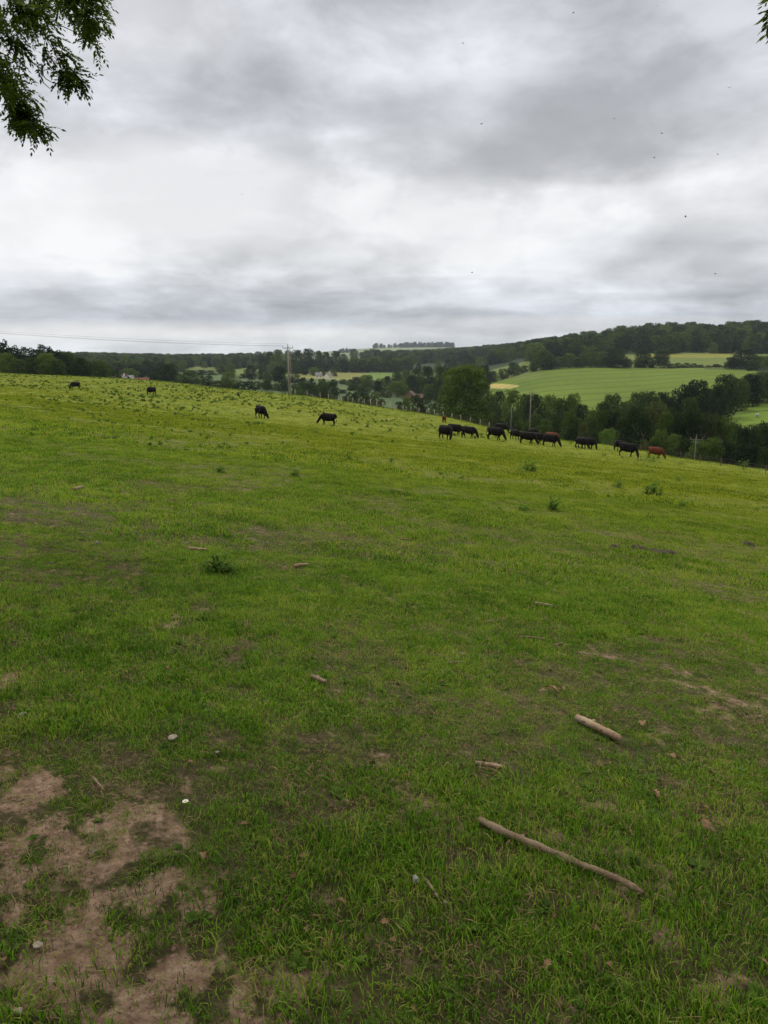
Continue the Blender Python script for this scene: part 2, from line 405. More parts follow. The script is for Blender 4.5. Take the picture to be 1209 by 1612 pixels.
# ------------------------------------------------------------------ bare soil mask (1 = bare)
SOILP = []
for i_, (px, row, a, b, w) in enumerate([(40, 1235, 95, 42, 1.0), (130, 1325, 120, 60, 1.05), (50, 1400, 100, 65, 1.), (210, 1440, 125, 50, .85), (90, 1520, 150, 70, 1.1), (260, 1580, 230, 62, 1.15), (20, 1280, 60, 50, 1.0),
                         (480, 1560, 110, 50, 1.0), (270, 1245, 30, 25, .8), (8, 1070, 28, 30, .9), (40, 1130, 45, 15, .6), (1090, 1545, 50, 20, .7), (1180, 1590, 50, 30, .5),
                         (760, 1272, 40, 12, .7), (1000, 1150, 36, 13, .9), (865, 1100, 22, 16, .8), (1110, 1300, 60, 20, .6), (980, 1405, 60, 16, .5), (690, 1340, 40, 18, .5), (840, 1340, 60, 14, .5),
                         (530, 1090, 18, 12, .7), (465, 1075, 20, 7, .5), (790, 1250, 20, 8, .6), (1060, 1195, 34, 8, .6), (1180, 1210, 30, 10, .5), (380, 1185, 20, 8, .5), (590, 1188, 16, 8, .6)]):
    if i_ > 6: a, b, w = a * .55, b * .5, w * .8
    c = at(px, row); e = at(px + a, row); n_ = at(px, row - b)
    SOILP.append((c.x, c.y, abs(e.x - c.x), max(abs(n_.y - c.y), .03), w))
def soil(x, y):
    v = np.zeros_like(x)
    wx = x + (fbm(x / .22, y / .22, 31, 3) - .5) * .35; wy = y + (fbm(x / .22, y / .22, 57, 3) - .5) * .45
    for cx, cy, a, b, w in SOILP:
        q = ((wx - cx) / a) ** 2 + ((wy - cy) / b) ** 2
        v = np.maximum(v, w * np.clip(1.5 - q, 0, 1))
    n = fbm(x / .5, y / .5, 77, 4)
    n = np.clip((n - .63) / .08, 0, 1) * np.clip((7 - y) / 4, 0, .30)          # scattered worn spots near the tree
    v = v * np.clip(.34 + (fbm(x / .075, y / .10, 99, 4) - .44) * 6.0, .05, 1.15)
    return np.clip(np.maximum(v, n), 0, 1)

# ------------------------------------------------------------------ ground mesh
def inpoly(px, py, poly):
    c = np.zeros(px.shape, bool); n = len(poly)
    for i in range(n):
        x1, y1 = poly[i]; x2, y2 = poly[(i + 1) % n]
        if y1 == y2: continue
        k = ((y1 > py) != (y2 > py)) & (px < (x2 - x1) * (py - y1) / (y2 - y1) + x1); c ^= k
    return c
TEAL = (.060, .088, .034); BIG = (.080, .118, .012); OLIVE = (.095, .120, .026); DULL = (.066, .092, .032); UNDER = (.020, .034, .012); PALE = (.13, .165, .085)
FIELDS = [   # polygon in photograph pixels, nearest and farthest distance it may lie at, colour
 ([(270, 584), (340, 583), (450, 594), (560, 600), (720, 612), (780, 640), (780, 665), (600, 645), (455, 624), (270, 606)], 240, 900, TEAL),
 ([(335, 579), (455, 580), (455, 593), (335, 588)], 500, 1300, OLIVE),
 ([(452, 582), (590, 588), (600, 598), (540, 599), (452, 594)], 500, 1300, (.150, .150, .040)),
 ([(580, 586), (720, 588), (720, 600), (580, 598)], 500, 1300, (.095, .14, .03)),
 ([(495, 564), (610, 564), (612, 580), (540, 580), (500, 577)], 900, 1750, DULL),
 ([(608, 564), (665, 564), (665, 573), (608, 574)], 900, 1750, DULL),
 ([(275, 577), (345, 578), (345, 583), (275, 582)], 500, 1300, OLIVE),
 ([(140, 583), (170, 583), (170, 600), (140, 600)], 240, 1300, (.10, .15, .03)),
 ([(765, 600), (800, 590), (830, 586), (870, 580), (900, 577), (920, 576.5), (1000, 578), (1100, 581), (1190, 582), (1190, 600), (1095, 648), (1000, 660), (935, 662), (860, 655), (765, 640)], 300, 720, BIG),
 ([(1060, 640), (1209, 618), (1300, 610), (1300, 680), (1209, 678), (1060, 660)], 205, 420, (.082, .130, .014)),
 ([(760, 566), (850, 566), (850, 596), (760, 600)], 560, 880, OLIVE),
 ([(970, 556), (1160, 556), (1160, 583), (970, 580)], 600, 810, OLIVE),
 ([(1020, 556), (1160, 556), (1160, 563), (1020, 563)], 600, 830, (.145, .150, .030)),
 ([(1150, 556), (1300, 556), (1300, 575), (1150, 575)], 600, 810, OLIVE),
]
TANP = [(766, 606), (780, 604), (800, 605), (822, 608), (800, 612), (775, 612)]
def ground():
    az_in = np.radians(np.arange(-31, 31.001, .17)); az_out = np.radians(np.arange(33, 180.1, 3.0))
    az = np.concatenate([-az_out[::-1], az_in, az_out]); 
    r = np.concatenate([np.exp(np.linspace(math.log(.4), math.log(30), 250))[:-1], np.exp(np.linspace(math.log(30), math.log(1500), 300))[:-1], np.exp(np.linspace(math.log(1500), math.log(6800), 45))])
    A, RR = np.meshgrid(az, r, indexing='ij'); x = np.sin(A) * RR; y = np.cos(A) * RR
    z = zg(x, y)
    na, nr = A.shape
    so = np.where((RR < 14) & (y > 0), soil(x, y), 0)
    # field colours beyond the pasture, crop tones with cloud shade worked in
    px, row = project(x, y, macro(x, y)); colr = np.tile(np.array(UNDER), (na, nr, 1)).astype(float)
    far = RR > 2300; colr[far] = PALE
    wob = (fbm(x / 60, y / 60, 5, 3) - .5)
    for poly, d0, d1, c in FIELDS:
        k = inpoly(px + wob * 4, row, poly) & (y > d0) & (y < d1); colr[k] = c
    k = inpoly(px, row + wob * 2, TANP) & (y > 300); colr[k] = (.30, .25, .085)
    idx = np.arange(na * nr).reshape(na, nr)
    Q = np.stack([idx[:-1, :-1], idx[1:, :-1], idx[1:, 1:], idx[:-1, 1:]], -1)
    t = np.tan(np.clip(A, -.95, .95)); ed = edgeD(t) * 1.12
    near = (y < ed)[:-1, :-1] | (RR < 26)[:-1, :-1]
    ok = ((np.abs(A) < R(80)) | (RR < 26))[:-1, :-1] & ((np.abs(A) < R(80)) | (RR < 26))[1:, 1:]
    P = np.stack([x, y, z], -1).reshape(-1, 3); so = so.reshape(-1); colr = colr.reshape(-1, 3)
    out = []
    for name, k in (('pasture', near & ok), ('valley_and_hills', ~near & ok)):
        q = Q[k].reshape(-1, 4)[:, ::-1]; used = np.unique(q); re = np.full(len(P), -1); re[used] = np.arange(len(used)); q = re[q]
        me = bpy.data.meshes.new(name); me.vertices.add(len(used)); me.vertices.foreach_set('co', P[used].reshape(-1).astype(np.float32))
        me.loops.add(len(q) * 4); me.loops.foreach_set('vertex_index', q.reshape(-1).astype(np.int32))
        me.polygons.add(len(q)); me.polygons.foreach_set('loop_start', np.arange(0, len(q) * 4, 4, dtype=np.int32))
        me.update(calc_edges=True); me.polygons.foreach_set('use_smooth', np.ones(len(q), bool))
        a = me.attributes.new('bare', 'FLOAT', 'POINT'); a.data.foreach_set('value', so[used].astype(np.float32))
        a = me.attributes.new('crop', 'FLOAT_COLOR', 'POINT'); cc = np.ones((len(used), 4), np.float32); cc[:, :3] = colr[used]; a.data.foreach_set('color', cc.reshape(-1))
        o = link(name, me); o['kind'] = 'structure'; out.append(o)
    # make sure normals look up
    for o in out:
        if o.data.polygons[0].normal.z < 0: o.data.flip_normals()
    return out
pasture, valley = ground()
def pasture_mat():
    m, t, b, o = mat('pasture_ground')
    v = t.new('ShaderNodeNewGeometry').outputs['Position']
    bare = t.new('ShaderNodeAttribute', attribute_name='bare').outputs['Fac']
    n1 = t.noise(v, 1.1, 8, .62); n2 = t.noise(v, 9, 8, .65); n3 = t.noise(v, 45, 6, .7); big = t.noise(v, .09, 4, .55)
    sp = t.new('ShaderNodeSeparateXYZ', ins={0: v})
    far = t.mapr(t.math('ADD', sp.outputs[1], t.math('MULTIPLY', sp.outputs[0], .55)), 5.0, 40.0, 0.0, 1.0)
    f = t.math('ADD', t.math('MULTIPLY', n2, .5), t.math('MULTIPLY', n3, .5))
    thatch = t.ramp(f, [(.32, (.022, .020, .009)), (.44, (.050, .046, .018)), (.55, (.085, .070, .034)), (.68, (.15, .105, .06))])
    f2 = t.math('ADD', t.math('MULTIPLY', n1, .55), t.math('MULTIPLY', n2, .45))
    sward = t.ramp(f2, [(.34, (.056, .078, .005)), (.5, (.125, .146, .008)), (.66, (.20, .20, .020))])  # yellow-green of the sunlit slope put into the ground colour
    sward = t.mix(t.mapr(big, .42, .62, 0, .35), sward, c4(.085, .125, .016))
    mott = t.noise(v, 3.2, 5, .7)
    sward = t.mix(t.mapr(mott, .52, .66, 0, .6), sward, c4(.040, .058, .006))
    c = t.mix(far, thatch, sward)
    n4 = t.noise(v, 22, 7, .75)
    soilc = t.ramp(t.math('ADD', t.math('MULTIPLY', f, .4), t.math('MULTIPLY', n4, .6)), [(.34, (.070, .040, .026)), (.46, (.205, .132, .088)), (.56, (.33, .225, .152)), (.68, (.45, .345, .25))])
    soilc = t.mix(t.mapr(t.noise(v, 70, 2, .5), .70, .74, 0, .8), soilc, c4(.42, .38, .33))
    k = t.mapr(t.math('ADD', bare, t.math('MULTIPLY', t.math('SUBTRACT', n2, .5), 2.0)), .18, .55, 0, 1)
    c = t.mix(k, c, soilc)
    t.set(b, 'Base Color', c); b.inputs['Roughness'].default_value = .95; b.inputs['Specular IOR Level'].default_value = .1
    h = t.math('ADD', t.math('MULTIPLY', n2, 1.0), t.math('MULTIPLY', n3, .45))
    t.set(b, 'Normal', t.new('ShaderNodeBump', ins={'Height': h, 'Strength': 1.0, 'Distance': .05}))
    return m
pasture.data.materials.append(pasture_mat())
def valley_mat():
    m, t, b, o = mat('valley_ground')
    v = t.new('ShaderNodeNewGeometry').outputs['Position']
    crop = t.new('ShaderNodeAttribute', attribute_name='crop').outputs['Color']
    n = t.noise(v, .012, 6, .6); n2 = t.noise(v, .35, 5, .7)
    # tramlines and drill rows run across the fields
    wv = t.new('ShaderNodeTexWave', wave_type='BANDS', bands_direction='Y', ins={'Vector': t.new('ShaderNodeMapping', ins={0: v, 2: (0, 0, R(-14))}).outputs[0], 'Scale': .012, 'Distortion': .6, 'Detail': 2, 'Detail Scale': .4})
    line = t.mapr(wv.outputs['Fac'], .93, .99, 0, .8)
    c = t.mix(1.0, crop, t.ramp(n, [(.3, (.78, .82, .8)), (.7, (1.2, 1.15, 1.1))]), 'MULTIPLY')
    c = t.mix(1.0, c, t.ramp(n2, [(.3, (.82, .82, .82)), (.7, (1.16, 1.16, 1.16))]), 'MULTIPLY')
    c = t.mix(line, c, t.mix(1.0, c, g(.45), 'MULTIPLY'))
    t.set(b, 'Base Color', c); b.inputs['Roughness'].default_value = .95; b.inputs['Specular IOR Level'].default_value = .1
    t.set(b, 'Normal', t.new('ShaderNodeBump', ins={'Height': n2, 'Strength': .4, 'Distance': .5}))
    return m
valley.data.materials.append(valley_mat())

# ------------------------------------------------------------------ instanced stuff
def scatter(name, protos, P, rot, scl, idx, label, cat):
    coll = bpy.data.collections.new(name + '_kinds')
    for i, me in enumerate(protos):
        o = bpy.data.objects.new('%s_kind_%02d' % (name, i), me); coll.objects.link(o)
    me = bpy.data.meshes.new(name); n = len(P)
    me.vertices.add(n); me.vertices.foreach_set('co', P.reshape(-1).astype(np.float32))
    a = me.attributes.new('rot', 'FLOAT_VECTOR', 'POINT'); a.data.foreach_set('vector', rot.reshape(-1).astype(np.float32))
    a = me.attributes.new('scl', 'FLOAT_VECTOR', 'POINT'); a.data.foreach_set('vector', scl.reshape(-1).astype(np.float32))
    a = me.attributes.new('pick', 'INT', 'POINT'); a.data.foreach_set('value', idx.astype(np.int32))
    me.update()
    o = link(name, me); tag(o, label, cat, kind='stuff')
    ng = bpy.data.node_groups.new(name, 'GeometryNodeTree')
    ng.interface.new_socket('Geometry', in_out='INPUT', socket_type='NodeSocketGeometry')
    ng.interface.new_socket('Geometry', in_out='OUTPUT', socket_type='NodeSocketGeometry')
    N = ng.nodes; L = ng.links
    gi = N.new('NodeGroupInput'); go = N.new('NodeGroupOutput'); ip = N.new('GeometryNodeInstanceOnPoints')
    ci = N.new('GeometryNodeCollectionInfo'); ci.inputs['Collection'].default_value = coll
    ci.inputs['Separate Children'].default_value = True; ci.inputs['Reset Children'].default_value = True
    def attr(nm, dt):
        a = N.new('GeometryNodeInputNamedAttribute'); a.data_type = dt; a.inputs['Name'].default_value = nm; return a.outputs['Attribute']
    er = N.new('FunctionNodeEulerToRotation'); L.new(attr('rot', 'FLOAT_VECTOR'), er.inputs[0])
    L.new(gi.outputs[0], ip.inputs['Points']); L.new(ci.outputs[0], ip.inputs['Instance']); ip.inputs['Pick Instance'].default_value = True
    L.new(attr('pick', 'INT'), ip.inputs['Instance Index']); L.new(er.outputs[0], ip.inputs['Rotation']); L.new(attr('scl', 'FLOAT_VECTOR'), ip.inputs['Scale'])
    L.new(ip.outputs[0], go.inputs[0])
    md = o.modifiers.new('scatter', 'NODES'); md.node_group = ng
    return o
def rotz(n, tilt=.12):
    r = np.zeros((n, 3)); r[:, 2] = RNG.uniform(0, 2 * math.pi, n); r[:, :2] = RNG.normal(0, tilt, (n, 2)); return r

def blades(name, n, rad, h0, h1, w, m, lean=.55, sd_=0):
    """a tuft of curved, tapering grass blades (two welded quads each)"""
    rg = np.random.default_rng(100 + sd_)
    V = []; Fc = []
    for i in range(n):
        a = rg.uniform(0, 2*math.pi); rr = rad * math.sqrt(rg.uniform()); bx, by = rr*math.cos(a), rr*math.sin(a)
        h = rg.uniform(h0, h1) * (1 - .3 * rr / rad); d = rg.uniform(0, 2*math.pi); ln = h * abs(rg.normal(0, lean)) + h * .15
        dx, dy = math.cos(d), math.sin(d); ta = rg.uniform(0, 2*math.pi); wx, wy = math.cos(ta)*w/2*rg.uniform(.7, 1.3), math.sin(ta)*w/2
        k = len(V)
        V += [(bx-wx, by-wy, -.01), (bx+wx, by+wy, -.01), (bx+dx*ln*.35+wx*.9, by+dy*ln*.35+wy*.9, h*.6), (bx+dx*ln*.35-wx*.9, by+dy*ln*.35-wy*.9, h*.6),
              (bx+dx*ln, by+dy*ln, h*rg.uniform(.8, 1))]
        Fc += [(k, k+1, k+2, k+3), (k+3, k+2, k+4)]
    return pymesh(name, V, Fc, m)
def rosette(name, n, ln, w, m, up=.5, sd_=0, rag=False):
    """leaves rising from one root, each three quads long"""
    rg = np.random.default_rng(300 + sd_); V = []; Fc = []
    for i in range(n):
        a = 2*math.pi*i/n*1.618 + rg.uniform(-.3, .3); L_ = ln*rg.uniform(.6, 1.1); u = up*rg.uniform(.3, 1.3); ww = w*rg.uniform(.7, 1.2)
        dx, dy = math.cos(a), math.sin(a); px_, py_ = -dy, dx; k = len(V)
        prof = [(0, .25, 0), (.3, .9, u*.45), (.65, 1., u*.62), (1.0, .1, u*.55)]
        if rag: prof = [(0, .25, 0), (.2, 1, u*.3), (.32, .45, u*.45), (.5, 1.1, u*.6), (.62, .4, u*.68), (.8, .8, u*.7), (1, .05, u*.66)]
        for s, q, zz in prof:
            V += [(dx*s*L_-px_*q*ww/2, dy*s*L_-py_*q*ww/2, zz*L_), (dx*s*L_+px_*q*ww/2, dy*s*L_+py_*q*ww/2, zz*L_)]
        for j in range(len(prof)-1): Fc.append((k+2*j, k+2*j+1, k+2*j+3, k+2*j+2))
    return pymesh(name, V, Fc, m)
def field_pts(y0, y1, dens, margin=1.15, thin=True):
    tmax = .52 * margin; area = tmax * (y1**2 - y0**2) + 1.5 * (y1 - y0)
    n = int(dens * area); y = np.sqrt(RNG.uniform(y0**2, y1**2, n)); x = RNG.uniform(-1, 1, n) * (tmax * y + .4)
    t = x / y; k = y < edgeD(t) * 1.08; x, y = x[k], y[k]
    for cx, cy, a, b in EXCL:
        k = ((x - cx) / a) ** 2 + ((y - cy) / b) ** 2 > 1; x, y = x[k], y[k]
    if thin:
        so = soil(x, y); k = RNG.uniform(0, 1, len(x)) > np.clip(so * 1.05, 0, .93); x, y = x[k], y[k]
        den = fbm(x / .28, y / .28, 41, 3); k = RNG.uniform(0, 1, len(x)) < np.clip((den - .28) / .2, .5, 1); x, y = x[k], y[k]
    return np.stack([x, y, zg(x, y)], -1)
EXCL = []
for px, row, a, b in [(1040, 872, 34, 4), (1006, 865, 16, 2.5), (968, 864, 11, 2.5), (1178, 858, 10, 2.5)]:
    c = at(px, row); EXCL.append((c.x, c.y, a * c.y / F, abs(at(px, row - b).y - c.y)))
def lushness(P): return fbm(P[:, 0] / 1.3, P[:, 1] / 1.3, 21, 3)
G = M['grass']
near_t = [blades('tuft', 50, .075, .010, .032, .0027, G, 1.05, i) for i in range(6)]
near_b = [rosette('leafy', 7, .035, .022, M['lush'], .5, i) for i in range(3)] + [rosette('clover', 12, .028, .016, M['lush'], .9, 5 + i) for i in range(2)]
P = field_pts(1.1, 8.0, 430); lu = lushness(P); n = len(P)
s = (.65 + 1.1 * np.clip((lu - .35) / .3, 0, 1)) * RNG.uniform(.7, 1.25, n)
S = np.stack([np.clip(s, .8, 1.3), np.clip(s, .8, 1.3), s], -1)
pick = np.where(RNG.uniform(0, 1, n) < .055, RNG.integers(6, 11, n), RNG.integers(0, 6, n))
scatter('grass', near_t + near_b, P, rotz(n), S, pick, 'short grazed green grass close to the camera with clover among it', 'grass')
mid_t = [blades('tuft', 64, .16, .014, .038, .0056, G, 1.05, 20 + i) for i in range(5)]
P = field_pts(7.6, 22, 75, 1.1); n = len(P); lu = lushness(P); s = (.7 + 1.0 * np.clip((lu - .35) / .3, 0, 1)) * RNG.uniform(.75, 1.2, n)
scatter('grass', mid_t, P, rotz(n, .06), np.stack([np.clip(s, .8, 1.3)]*2 + [s], -1), RNG.integers(0, 5, n), 'short grass in the middle of the pasture', 'grass')
far_t = [blades('tuft', 60, .42, .022, .065, .020, G, .9, 40 + i) for i in range(5)]
P = field_pts(21, 62, 7.5, 1.08, False); n = len(P); lu = lushness(P / 2); s = (.55 + .9 * np.clip((lu - .35) / .3, 0, 1)) * RNG.uniform(.7, 1.2, n)
scatter('grass', far_t, P, rotz(n, .03), np.stack([np.clip(s, .8, 1.3)]*2 + [s], -1), RNG.integers(0, 5, n), 'yellowish grazed grass towards the cattle', 'grass')
vf_t = [blades('tuft', 60, 1.1, .02, .06, .055, G, .9, 60 + i) for i in range(5)]
P = field_pts(60, 225, .85, 1.05, False); n = len(P); s = RNG.uniform(.5, 1.3, n)
scatter('grass', vf_t, P, rotz(n, .02), np.stack([s, s, s*.9], -1), RNG.integers(0, 5, n), 'yellow green grass round the cattle up to the brow of the hill', 'grass')
M['straw'] = simple('dead_grass', (.19, .135, .065), .8, .5, 3)
def straw_mesh(name, n, rad, L0, w, sd_):
    rg = np.random.default_rng(700 + sd_); V = []; Fc = []
    for i in range(n):
        a = rg.uniform(0, 6.283); r = rad*math.sqrt(rg.uniform()); cx, cy = r*math.cos(a), r*math.sin(a); d = rg.uniform(0, 6.283); L_ = L0*rg.uniform(.4, 1.3); dx, dy = math.cos(d), math.sin(d); z = rg.uniform(.002, .018); k = len(V); b = rg.uniform(-.3, .3)*L_
        for u, ww, zz in ((-.5, .6, 0), (0, 1, .006), (.5, .2, rg.uniform(-.004, .014))):
            V += [(cx+dx*u*L_-dy*(w*ww/2) - dy*b*u*u, cy+dy*u*L_+dx*(w*ww/2) + dx*b*u*u, z+zz), (cx+dx*u*L_+dy*(w*ww/2) - dy*b*u*u, cy+dy*u*L_-dx*(w*ww/2) + dx*b*u*u, z+zz+.001)]
        Fc += [(k, k+1, k+3, k+2), (k+2, k+3, k+5, k+4)]
    return pymesh(name, V, Fc, M['straw'])
y = np.concatenate([np.sqrt(RNG.uniform(1.1**2, 6**2, 3600)), np.sqrt(RNG.uniform(6**2, 15**2, 5000))]); n = len(y); x = RNG.uniform(-.62, .62, n) * y; s = np.where(y < 6, 1.0, 1.5) * RNG.uniform(.6, 1.3, n)
k = fbm(x / .4, y / .4, 66, 3) > .40; x, y, s = x[k], y[k], s[k]
scatter('dead_grass', [straw_mesh('straw', 9, .07, .034, .0022, i) for i in range(4)], np.stack([x, y, zg(x, y)], -1), rotz(len(x), .08), np.stack([s, s, s], -1), RNG.integers(0, 4, len(x)), 'withered grass and straw lying between the green blades', 'straw')
# small thistles dotted over the far half of the pasture, too many to count
TH = M['thistle']
def thistle_mesh(name, n, sd_, h=.35, spread=.35, fatl=.30):
    rg = np.random.default_rng(500 + sd_); V = []; Fc = []
    for s_ in range(n):
        a = rg.uniform(0, 2*math.pi); r = spread*math.sqrt(rg.uniform()); bx, by = r*math.cos(a), r*math.sin(a); hh = h*rg.uniform(.45, 1.05)*(1-.4*r/spread)
        tx, ty = rg.normal(0, .15, 2)
        for j in range(9):
            z = hh*(j+.5)/9; an = j*2.4 + rg.uniform(-.4, .4); L_ = hh*.55*(1-.45*j/9)*rg.uniform(.7, 1.2)+.03; w = L_*fatl
            dx, dy = math.cos(an), math.sin(an); q, p = -dy, dx; k = len(V); cx, cy = bx+tx*z, by+ty*z; up = rg.uniform(.1, .7)
            for s, ww, u in ((0, .4, 0), (.35, 1, .5), (.55, .5, .65), (.75, .9, .75), (1, .05, .7)):
                V += [(cx+dx*s*L_-q*ww*w/2, cy+dy*s*L_-p*ww*w/2, z+u*up*L_), (cx+dx*s*L_+q*ww*w/2, cy+dy*s*L_+p*ww*w/2, z+u*up*L_)]
            for i in range(4): Fc.append((k+2*i, k+2*i+1, k+2*i+3, k+2*i+2))
    return pymesh(name, V, Fc, TH)
th = [thistle_mesh('thistle_clump', 9, i, .42, .24, .8) for i in range(4)]
n = 7000; y = RNG.uniform(20**1.5, 215**1.5, n) ** (1/1.5); t_ = RNG.uniform(-.53, .53, n); x = t_ * y
den = fbm(x / 14, y / 14, 88, 3); left = np.clip((.25 - t_) * 2.2, .15, 1)
k = (y < edgeD(t_) * 1.02) & (RNG.uniform(0, 1, n) < np.clip((den - .34) * 4, .05, 1) * left); x, y = x[k], y[k]; n = len(x)
s = RNG.uniform(.34, .95, n) * np.clip(y / 90, .42, 1.05)
scatter('weeds', th, np.stack([x, y, zg(x, y)], -1), rotz(n, .05), np.stack([s, s, s], -1), RNG.integers(0, 4, n), 'small dark thistles dotted over the pasture around the cattle', 'weeds')

# individual weed clumps
WEED = [(830, 744, 28, 20, 'bushy dark thistle clump alone in mid pasture below the grazing herd'), (973, 769, 18, 12, 'small low nettle clump between two bigger weeds, right half of the pasture'),
        (1028, 782, 24, 22, 'tall two-headed thistle clump in the right half of the pasture'), (870, 804, 14, 20, 'narrow upright thistle clump below the bushy dark one'),
        (1074, 799, 14, 12, 'little pale thistle right of the tall two-headed clump'), (826, 804, 26, 8, 'flat dark weed patch left of the narrow upright thistle'),
        (345, 902, 56, 28, 'widest dark weed clump in the shaded left foreground'), (1168, 737, 20, 12, 'dark thistle by the right end of the wire fence'),
        (1027, 728, 26, 12, 'leafy nettle clump in front of the red cow at the right'), (962, 683, 16, 14, 'rounded fresh green bush at the field edge under the wood'),
        (348, 744, 14, 10, 'small weed clump left of centre beyond the shaded grass'), (465, 750, 12, 12, 'small pale weed stalks in the middle left of the pasture'),
        (1064, 758, 18, 9, 'low weed patch above the tall two-headed thistle'), (497, 684, 12, 8, 'small weed below the black cow standing apart'),
        (1205, 801, 14, 6, 'low weed cut by the right edge of the picture'), (785, 803, 8, 4, 'tiny weed left of the flat dark patch')]
for i, (px, row, w, h, lab) in enumerate(WEED):
    if i == 9: continue
    p = at(px, row); mpp = p.y / F
    me = thistle_mesh('weed_clump', 18 if w > 20 else 9, 40 + i, h * mpp * 1.5, w * mpp * (.56 if w > 20 else .42), .26)
    o = link('weed_clump', me, None, None, p); tag(o, lab, 'weed')

# ------------------------------------------------------------------ trees
def crown_mesh(name, n, leaf, m, lobes=14, wid=.5, top=1.0, bot=.12, sd_=0, cone=False, shape=1.0, qs=1.0):
    """leaf clumps through the volume of many overlapping boughs; unit height"""
    rg = np.random.default_rng(900 + sd_); V = np.zeros((n, 4, 3)); i = 0
    L = []
    for k in range(lobes):
        h = rg.uniform(0, 1); zz = bot + (top - bot) * (.12 + .78 * h)
        if cone: rad = wid * (1.02 - h) ** .85 * .8; a = rg.uniform(0, 6.283); L.append((rad*math.cos(a)*.6, rad*math.sin(a)*.6, zz, rad*.6 + .05, (.06 + .05*(1-h))))
        else:
            h = (k + rg.uniform(0, 1)) / lobes; prof = math.sqrt(max(.05, 1 - ((h - .42) / .60) ** 2)) * shape; a = k * 2.4 + rg.uniform(-.5, .5); rr = wid * prof * rg.uniform(.35, .74) * (1 + (1 - qs) * .45)
            q = rg.uniform(.17, .27) * (1.1 - .3*h) * (wid / .5) * qs; zz = bot + (top - bot) * h
            L.append((rr*math.cos(a), rr*math.sin(a), min(max(zz, bot + q*.7), top - q*.8), q, q*rg.uniform(.75, 1.0)))
    L = np.array(L); wt = L[:, 3] * L[:, 3]; wt /= wt.sum(); ki = rg.choice(lobes, n, p=wt)
    d = rg.normal(size=(n, 3)); d[:, 2] += .35; d /= np.linalg.norm(d, axis=1)[:, None]
    r = rg.uniform(.55, 1.06, n) ** .6
    c = L[ki]; P = np.stack([c[:, 0] + d[:, 0]*c[:, 3]*r, c[:, 1] + d[:, 1]*c[:, 3]*r, c[:, 2] + d[:, 2]*c[:, 4]*r], -1)
    nm = d + rg.normal(0, .33, (n, 3)); nm /= np.linalg.norm(nm, axis=1)[:, None]
    a = np.cross(nm, rg.normal(size=(n, 3))); a /= np.linalg.norm(a, axis=1)[:, None]; b = np.cross(nm, a)
    s = leaf * rg.uniform(.5, 1.3, n)[:, None]
    V = np.stack([P - a*s, P - b*s*.6, P + a*s, P + b*s*.6], 1)
    return quads(name, V, m)
def trunk_mesh(name, h, r, m, sd_=0, limbs=5):
    rg = random.Random(sd_); mb = MB()
    pts = [(0, 0, -.04)] + [(rg.uniform(-.02, .02)*k, rg.uniform(-.02, .02)*k, h*k/4) for k in range(1, 5)]
    mb.tube(pts, [r*1.4, r, r*.85, r*.65, r*.3], 7)
    for i in range(limbs):
        z = h*rg.uniform(.35, .8); a = rg.uniform(0, 6.28); l = rg.uniform(.18, .32)
        mb.tube([(0, 0, z), (math.cos(a)*l*.5, math.sin(a)*l*.5, z+l*.5), (math.cos(a)*l, math.sin(a)*l, z+l*.85)], [r*.5, r*.35, r*.12], 5)
    return mb.mesh(name, m)
T = {}
for key, mk in (('mid', 'crown'), ('dark', 'crown_dark'), ('olive', 'crown_olive'), ('bright', 'crown_bright')):
    T[key] = [crown_mesh('crown', 5200, .027, M[mk], 24, .5, 1., .02, 10*i + ord(key[0]), shape=[1, .85, 1.1][i]) for i in range(3)]
T['bush'] = [crown_mesh('bush_crown', 2200, .042, M['crown'], 10, .62, 1., -.12, 70 + i) for i in range(2)]
T['bushdark'] = [crown_mesh('bush_crown', 2200, .042, M['crown_dark'], 10, .62, 1., -.12, 75 + i) for i in range(2)]
T['busholive'] = [crown_mesh('bush_crown', 2200, .042, M['crown_olive'], 10, .62, 1., -.12, 80 + i) for i in range(2)]
T['conifer'] = [crown_mesh('needles', 3000, .028, M['conifer'], 34, .40, 1., .04, 85 + i, cone=True) for i in range(2)]
T['wood'] = [crown_mesh('wood_crown', 2200, .036, M['crown'], 16, .5, 1., .02, 90 + i) for i in range(3)] + [crown_mesh('wood_crown', 2200, .036, M['crown_dark'], 16, .5, 1., .02, 94)]
T['woodcon'] = [crown_mesh('wood_conifer', 900, .05, M['conifer'], 16, .26, 1., .0, 97, cone=True)]
TR = trunk_mesh('trunk', .72, .028, M['bark'], 4); TRC = trunk_mesh('trunk', .9, .02, M['bark'], 5, 0)
def tree(px, D, top, wpx, kind, label, group=None, name='broadleaf_tree', cat='tree', base_down=0):
    p = onD(px, D); zt = s_of(top) * D + EYE; h = max(zt - p.z, 1.5) ; w = wpx * D / F
    o = empty(name, p, random.uniform(0, 6.28)); p.z -= .1
    v = random.choice(T[kind]); cr_ = link('crown', v, None, o); bw = {'conifer': .62}.get(kind, .98)
    if kind.startswith('bush'): bw = 1.15
    w *= 1.28 if D < 330 else 1.12; cr_.scale = (w / bw, w / bw, h)
    if not kind.startswith('bush'):
        t_ = link('trunk', TRC if kind == 'conifer' else TR, None, o); t_.scale = (h*.8, h*.8, h)
    else:
        t_ = link('stem', TRC, None, o); t_.scale = (h*.8, h*.8, h*.7)
    tag(o, label, cat, group); return o
